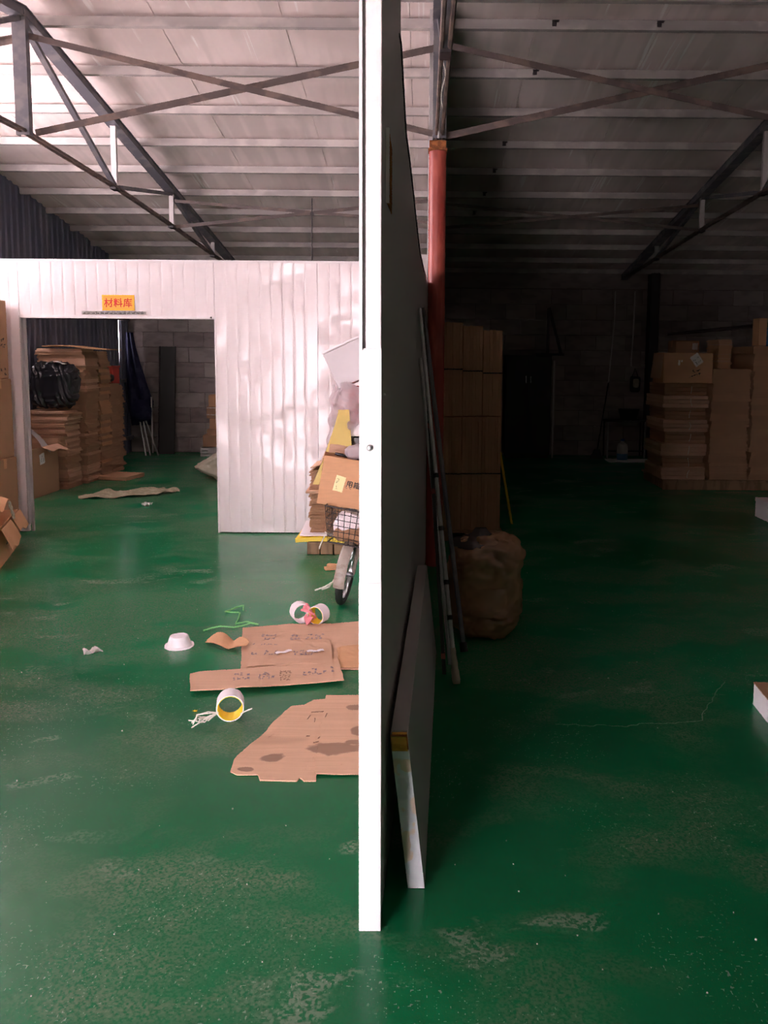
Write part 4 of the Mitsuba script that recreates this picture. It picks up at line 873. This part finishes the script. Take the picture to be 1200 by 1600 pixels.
def endpaper(p, n, uv):
    c = mix((.66, .67, .70), (.72, .72, .74), fbm(p.x * 30, p.z * 30, 1.0))
    c = mix(c, (.48, .52, .55), smoothstep(.52, .62, fbm(p.x * 20, p.z * 16, 4.0)) * smoothstep(.33, .05, p.z) * 0 + smoothstep(.58, .66, fbm(p.x * 18, p.z * 13, 4.0)) * .6)
    return mix(c, (.75, .52, .30), smoothstep(.60, .66, fbm(p.x * 22 + 2, p.z * 18, 9.0)) * .6)
mat('end_paper', proc(endpaper), .5)
part(lp, 'end_paper', lbox(.0005, .0515, 2.366, 2.372, .001, .438), 'end_paper', label='whitish end strip')
part(lp, 'foam_end', lbox(.002, .047, 2.367, 2.373, .438, .483), 'pu_foam', label='bare orange foam corner')
part(lp, 'foam_rim', cat(lbox(.0, .002, 2.366, 2.374, .438, .485), lbox(.047, .0515, 2.366, 2.374, .444, .485), lbox(.0, .051, 2.366, 2.374, .483, .487)), 'rust')
# plank and poles leaning behind it
pk = thing('plank', 'narrow dark plank with small red marks leaning on the partition beside the poles', 'plank')
PLA, PLB = np.array([.110, 4.08, .010]), np.array([-.014, 4.50, 1.86])
pd_ = PLB - PLA
part(pk, 'body', bar(PLA, PLB, .07, .018, (1, 0, 0.07)), 'board_dark')
for s in (.04, .48, .66): part(pk, 'mark', bar(PLA + pd_ * s, PLA + pd_ * (s + .014), .072, .021, (1, 0, .07)), 'red_oxide', label='small red mark')
p1 = thing('pole', 'shiny galvanised pole with black rings and a dirty wrapped foot, nearest of the leaning poles', 'pole')
a, b_ = np.array([.166, 3.92, .02]), np.array([-.030, 4.45, 1.86])
part(p1, 'shaft', tube([a + (b_ - a) * .02, b_], .0105, 14), 'galvanised', 30)
for s in (.25, .39, .53, .16): part(p1, 'ring', tube([a + (b_ - a) * s, a + (b_ - a) * (s + .012)], .014, 14), 'black_rubber', 30, label='black ring')
part(p1, 'foot_wrap', shaken(tube([a + (b_ - a) * k for k in np.linspace(0, .09, 10)], [.017, .021, .019, .020, .017, .018, .015, .015, .013, .012], 14), 40, 3, .004), 'sack_weave', True, label='dirty cloth wrapped round the foot')
p2 = thing('pole', 'thinnest pole, leaning closest to the partition', 'pole')
part(p2, 'shaft', tube([(.115, 4.30, .005), (-.030, 4.62, 1.87)], .007, 10), 'galvanised', 30)
part(p2, 'collar', tube([(.020, 4.51, 1.225), (.016, 4.52, 1.275)], .011, 10), 'red_oxide', 30, label='red collar')
p3 = thing('pole', 'dark thick pole leaning farthest to the right, beside the brown bale', 'pole')
part(p3, 'shaft', tube([(.228, 4.42, .004), (-.012, 5.0, 1.88)], .0135, 14), 'truss_paint', 30)
part(p3, 'foot_cap', tube([(.2285, 4.419, .002), (.222, 4.435, .05)], .021, 14), 'black_rubber', 30)
p4 = thing('pole', 'second galvanised pole just behind the ringed one', 'pole')
part(p4, 'shaft', tube([(.145, 4.22, .004), (-.026, 4.56, 1.60)], .010, 12), 'galvanised', 30)

# brown bale
bl = thing('bale', 'round bale wrapped in brown plastic film standing beside the poles', 'bale')
m = superblob(.205, .22, .285, .5, .8, 110, 90); v = np.array(m.vertices); n_ = np.array(m.vertex_normals)
fold = .012 * (np.abs(np.sin(v[:, 2:] * 30 + 2.2 * meshkit.fbm(v * 5, 3, 2)[:, None] * 6)) ** .5 - .6) + wob(v, 11, 4, .03) + wob(v, 4, 6, .035) + wob(v, 30, 9, .010)
m.vertices = v + n_ * fold
part(bl, 'wrap', mv(m, .365, 4.76, .287), 'brown_wrap', True)
for z, k in ((.16, 0), (.30, 1), (.43, 2)):
    th = np.linspace(0, 2 * np.pi, 60); rr = .985 + .02 * np.sin(th * 3 + k)
    part(bl, 'band', mv(lathe([(.2145, -.018), (.2175, -.018), (.2175, .018), (.2145, .018)], 50), .365, 4.76, z, rx=3 * (k - 1), ry=2 - k), 'brown_wrap', 30, label='band of brown tape')
part(bl, 'gathered_top', mv(shaken(lathe([(0, .05), (.03, .06), (.05, .03), (.09, .012), (.15, -.005), (.165, -.035)], 40), 22, 7, .02), .33, 4.74, .565), 'dark_wrap', True, label='gathered dark film on top')

# upright bundles of flattened cartons beside the partition
for i, (x0, x1, zt, y0) in enumerate(((.155, .325, 1.915, 7.20), (.330, .500, 1.885, 7.22), (.505, .672, 1.85, 7.24))):
    w_ = ['left', 'middle', 'right'][i]
    for lo, hi, l in ((.10, 1.10, 'lower'), (1.105, zt, 'upper')):
        t = thing('carton_bundle', f'{l} shaded bundle of upright flattened cartons, {w_} one of three beyond the brown bale', 'cardboard bundle', 'upright bundles of flattened cartons')
        for k in range(6):
            a = x0 + (x1 - x0) * k / 6; b_ = x0 + (x1 - x0) * (k + 1) / 6 - .002
            part(t, 'sheet', box(a, b_, y0 + R.uniform(0, .02), y0 + 1.0 - R.uniform(0, .02), lo, hi - R.uniform(0, .008)), 'card_brown')
        part(t, 'strap', box(x0 - .002, x1 + .002, y0 - .003, y0 - .001, (lo + hi) / 2 - .006, (lo + hi) / 2 + .006), 'board_dark')
pl2 = thing('pallet', 'low wooden pallet under the upright carton bundles', 'pallet')
for k in range(5): part(pl2, 'plank', box(.14, .69, 7.2 + k * .22, 7.32 + k * .22, .075, .097), 'wood')
for k in range(3): part(pl2, 'block', box(.14 + k * .235, .22 + k * .235, 7.2, 8.2, .003, .075), 'wood')
yp = thing('plank', 'yellow slat leaning on the right side of the upright carton bundles', 'plank')
part(yp, 'body', bar((.86, 8.02, .004), (.705, 7.70, .74), .07, .018, (1, 0, .2)), 'yellow_bright')

# against the back wall
cb = thing('cabinet', 'black cabinet standing against the back wall', 'cabinet')
part(cb, 'body', box(1.30, 2.03, 13.40, 13.86, .06, 1.66, .008), 'board_dark')
part(cb, 'plinth', box(1.33, 2.0, 13.44, 13.84, .003, .06), 'dark_iron')
for k in range(2):
    d_ = part(cb, 'door', box(1.312 + k * .352, 1.657 + k * .361, 13.385, 13.399, .09, 1.64, .003), 'board_dark')
    part(d_, 'handle', box(1.615 + k * .075, 1.630 + k * .075, 13.365, 13.385, 1.22 - .0, 1.33, .004), 'galvanised', label='pale metal handle')
solo('pipe', tube([(2.075, 13.42, .004), (2.075, 13.42, 1.58)], .016, 10), 'pale_post', 'pale vertical pipe at the right edge of the black cabinet', 'pipe', smooth=30)
tr = thing('trestle', 'dark folded trestle of two bars standing on the black cabinet', 'trestle')
part(tr, 'upright', bar((1.99, 13.6, 1.665), (1.99, 13.6, 2.42), .04, .04, (1, 0, 0)), 'dark_iron')
part(tr, 'brace', bar((2.0, 13.6, 2.43), (2.21, 13.6, 1.68), .04, .04, (1, 0, 0)), 'dark_iron')
part(tr, 'base', box(1.80, 2.25, 13.56, 13.64, 1.66, 1.70), 'dark_iron')
solo('steel_post', cat(box(3.65, 3.80, 13.68, 13.692, 0, 3.0), box(3.65, 3.80, 13.868, 13.88, 0, 3.0), box(3.719, 3.731, 13.692, 13.868, 0, 3.0)), 'dark_iron', 'dark steel post against the back wall right of the hanging bag', 'post')
for x, xb, l in ((3.12, 3.05, 'left thin pipe running down the back wall beside the hanging bag'), (3.44, 3.42, 'right thin pipe on the back wall above the hanging bag')):
    solo('wall_pipe', tube([(x, 13.875, 2.72), (x, 13.875, 2.2), (xb, 13.875, 1.2 if 'left' in l else 1.5)], .012, 8), 'pale_post', l, 'pipe', smooth=True)
hb = thing('hanging_bag', 'black bag with a beige front hanging on the back wall above the stand', 'bag')
m = superblob(.085, .035, .135, .4, .5, 30, 20); part(hb, 'body', mv(shaken(m, 14, 3, .01), 3.485, 13.83, 1.20), 'board_dark', True)
part(hb, 'print', mv(superblob(.05, .006, .075, .5, .5, 20, 12), 3.49, 13.792, 1.22), 'sack_weave', True, label='beige print')
for s in (-1, 1): part(hb, 'handle', tube([(3.485 + s * .055, 13.835, 1.31), (3.485 + s * .02, 13.85, 1.40), (3.485 + s * .004, 13.86, 1.455)], .006, 6), 'board_dark', True)
st = thing('stand', 'low metal stand with two pale front legs against the back wall', 'stand')
for x in (2.99, 3.595):
    part(st, 'leg', box(x - .012, x + .012, 13.50, 13.524, .003, .60), 'galvanised')
    part(st, 'leg', box(x - .012, x + .012, 13.80, 13.824, .003, .60), 'dark_iron')
part(st, 'top', box(2.95, 3.63, 13.48, 13.84, .60, .625, .004), 'board_dark')
part(st, 'rail', box(2.99, 3.595, 13.505, 13.52, .11, .13), 'dark_iron')
solo('tub', mv(lathe([(0, 0), (.16, 0), (.21, .20), (.22, .21), (.205, .205), (.155, .012), (0, .012)], 32), 3.36, 13.68, .628, s=.8), 'black_plastic', 'black tub sitting on the low metal stand', 'tub', smooth=30)
fb = solo('board', mv(box(-.34, .34, -.16, .16, 0, .022, .003), 3.235, 13.10, .002), 'paper_white', 'pale board lying on the floor in front of the low metal stand', 'board')
wj = thing('water_bottle', 'clear water bottle with a blue base standing on the pale floor board', 'bottle')
part(wj, 'body', mv(lathe([(0, .10), (.083, .10), (.085, .12), (.085, .21), (.07, .25), (.03, .275), (.026, .30), (0, .30)], 28), 3.14, 13.12, .025), 'pvc_white', 30)
part(wj, 'base', mv(lathe([(0, 0), (.08, 0), (.085, .01), (.085, .10), (0, .10)], 28), 3.14, 13.12, .025), 'water_blue', 30, label='blue lower part')
part(wj, 'cap', mv(lathe([(0, .30), (.03, .30), (.03, .33), (0, .332)], 20), 3.14, 13.12, .025), 'blue_plastic', 30, label='blue cap')
br = thing('broom', 'broom leaning against the back wall left of the low stand', 'broom')
part(br, 'handle', tube([(2.82, 13.5, .12), (3.05, 13.86, 1.22)], .012, 8), 'dark_iron', 30)
part(br, 'head', hull([(x, y, z) for x, y, z in ((2.70, 13.40, .004), (2.90, 13.40, .004), (2.70, 13.50, .004), (2.90, 13.50, .004), (2.78, 13.48, .15), (2.86, 13.48, .15), (2.78, 13.51, .15), (2.86, 13.51, .15))]), 'board_dark')

# loaded pallets on the far right
pr_ = thing('pallet', 'long wooden pallet under the carton stacks at the right edge', 'pallet')
for k in range(4): part(pr_, 'plank', box(2.96, 5.0, 10.22 + k * .28, 10.40 + k * .28, .10, .125, .002), 'wood')
part(pr_, 'skirt', box(2.96, 5.0, 10.215, 10.24, .003, .10, .002), 'wood')
for k in range(4): part(pr_, 'block', box(2.98 + k * .63, 3.08 + k * .63, 10.25, 11.2, .003, .10), 'wood')
z = .127
NTH = ['lowest', 'second lowest', 'third lowest', 'fourth lowest', 'fourth highest', 'third highest', 'second highest', 'highest']
for k in range(8):
    hh_ = .148 if k % 2 else .150
    m_ = 'card_kraft' if k % 2 else 'card_brown'
    t = thing('carton_bundle', f'{NTH[k]} strapped bundle of cartons in the left pallet stack, below the labelled carton', 'cardboard bundle', 'bundles of the left pallet stack')
    x0 = 2.93 + (.05 if k % 2 else 0) + R.uniform(-.01, .02); m_ = 'card_kraft' if k % 2 else 'card_pale'
    for j in range(3): part(t, 'sheet', box(x0 + R.uniform(0, .01), 3.50 + R.uniform(-.01, .01), 10.25 + R.uniform(0, .02) + (.09 if k % 2 else 0), 11.05, z + j * hh_ / 3, z + (j + 1) * hh_ / 3 - .006), m_)
    part(t, 'strap', tube([(3.27 + R.uniform(-.02, .02), 10.238, z + .02), (3.275 + R.uniform(-.02, .02), 10.232, z + .07), (3.28 + R.uniform(-.02, .02), 10.238, z + .12)], .004, 5), 'pale_string', True, label='loose end of pale strap')
    z += hh_
for c, (x0, x1, zt) in enumerate(((3.53, 4.02, 1.50), (4.03, 4.50, 1.78), (4.51, 5.0, 1.80))):
    stack(x0, x1, 10.26, 11.1, .127, zt, .075, ['card_brown', 'card_kraft', 'card_brown'], f'flattened cartons layer in the {["second", "third", "fourth"][c]} stack of the right-hand pallet', f'layers of the {["second", "third", "fourth"][c]} pallet stack', 40 + c, .012)
t, F = carton('brown carton with a tilted white label on top of the left pallet stack', 2.90, 3.51, 10.20, 10.62, z + .004, z + .37, 'card_orange', 1.5)
part(t, 'label', F(put(box(0, .11, 0, .14, 0, .001), frame((.10, -.2112, z + .20), (1, 0, .75), (-.75, 0, 1)))), 'paper_white', label='tilted white label')
part(t, 'label_print', F(put(scribble(.08, .08, 3, 3, 9), frame((.10, -.2124, z + .225), (1, 0, .75), (-.75, 0, 1)))), 'ink_black')
for a, b_, c_ in ((-.125, -.10, .22), (-.09, -.07, .26)): part(t, 'print', F(box(a, b_, -.2115, -.2105, z + c_, z + .285)), 'paper_white', label='small pale printed mark')
part(t, 'print', F(put(scribble(.16, .10, 2, 3, 19), frame((.02, -.2112, z + .06), (1, 0, .3), (-.3, 0, 1)))), 'ink_black', label='dark faded print')
part(t, 'side_flap', F(grid(4, 5, lambda u, v: np.stack([-.305 - .03 * v, -.2 + .4 * u, z + .36 - .30 * v], -1), .004)), 'card_pale')
t, F = carton('carton with a small white label, behind the labelled carton on the pallet stack', 3.2, 3.50, 10.70, 11.04, z + .012, z + .53, 'card_kraft', 0)
part(t, 'label', F(box(.06, .13, -.1722, -.1705, z + .42, z + .50)), 'paper_white', label='small white label')
stack(3.60, 3.78, 10.30, 10.75, 1.502, 1.86, .012, ['card_orange', 'card_pale'], 'thin yellowish card in the small leaning pile between the pallet stacks', 'thin cards between the pallet stacks', 60, .012)
for i in range(2): solo('dark_rod', tube([(3.10, 10.68 + .05 * i, 1.93), (4.9, 10.5 + .05 * i, 2.10 + .03 * i)], .018, 8), 'dark_iron', ['front dark rod lying over the pallet stacks', 'rear dark rod lying over the pallet stacks'][i], 'rod', smooth=30)
carton('small orange box standing on the third pallet stack', 4.09, 4.19, 10.30, 10.50, 1.787, 2.12, 'card_orange', 0, tape=False)
solo('blue_bag', shaken(mv(superblob(.07, .10, .12, .7, .7, 24, 18), 4.28, 10.42, 1.90), 12, 4, .02), 'blue_plastic', 'blue plastic bag beside the small orange box on the pallet stack', 'bag', smooth=True)

# white pieces at the right frame edge
t = thing('panel_offcut', 'low white block on the floor at the right edge of the photo, nearest the viewer', 'panel')
FW = M(1.552, 3.755, 0, rz=-4)
part(t, 'core', put(box(0, .42, -1.1, 0, .006, .100), FW), 'foam_white')
part(t, 'skin', put(box(-.002, .422, -1.102, .002, .100, .106), FW), 'card_brown', label='top skin with shade put into its brown colour')  # brown stands in for the dim light on the white top
part(t, 'skin', put(box(-.002, .422, -1.102, .002, .001, .006), FW), 'white_cap')
t = thing('foam_box', 'white foam box on the floor far back at the right edge of the photo', 'foam box')
part(t, 'body', box(3.43, 3.9, 8.10, 8.5, .002, .16, .004), 'foam_white')
part(t, 'lid', box(3.425, 3.905, 8.095, 8.505, .16, .20, .004), 'foam_white')
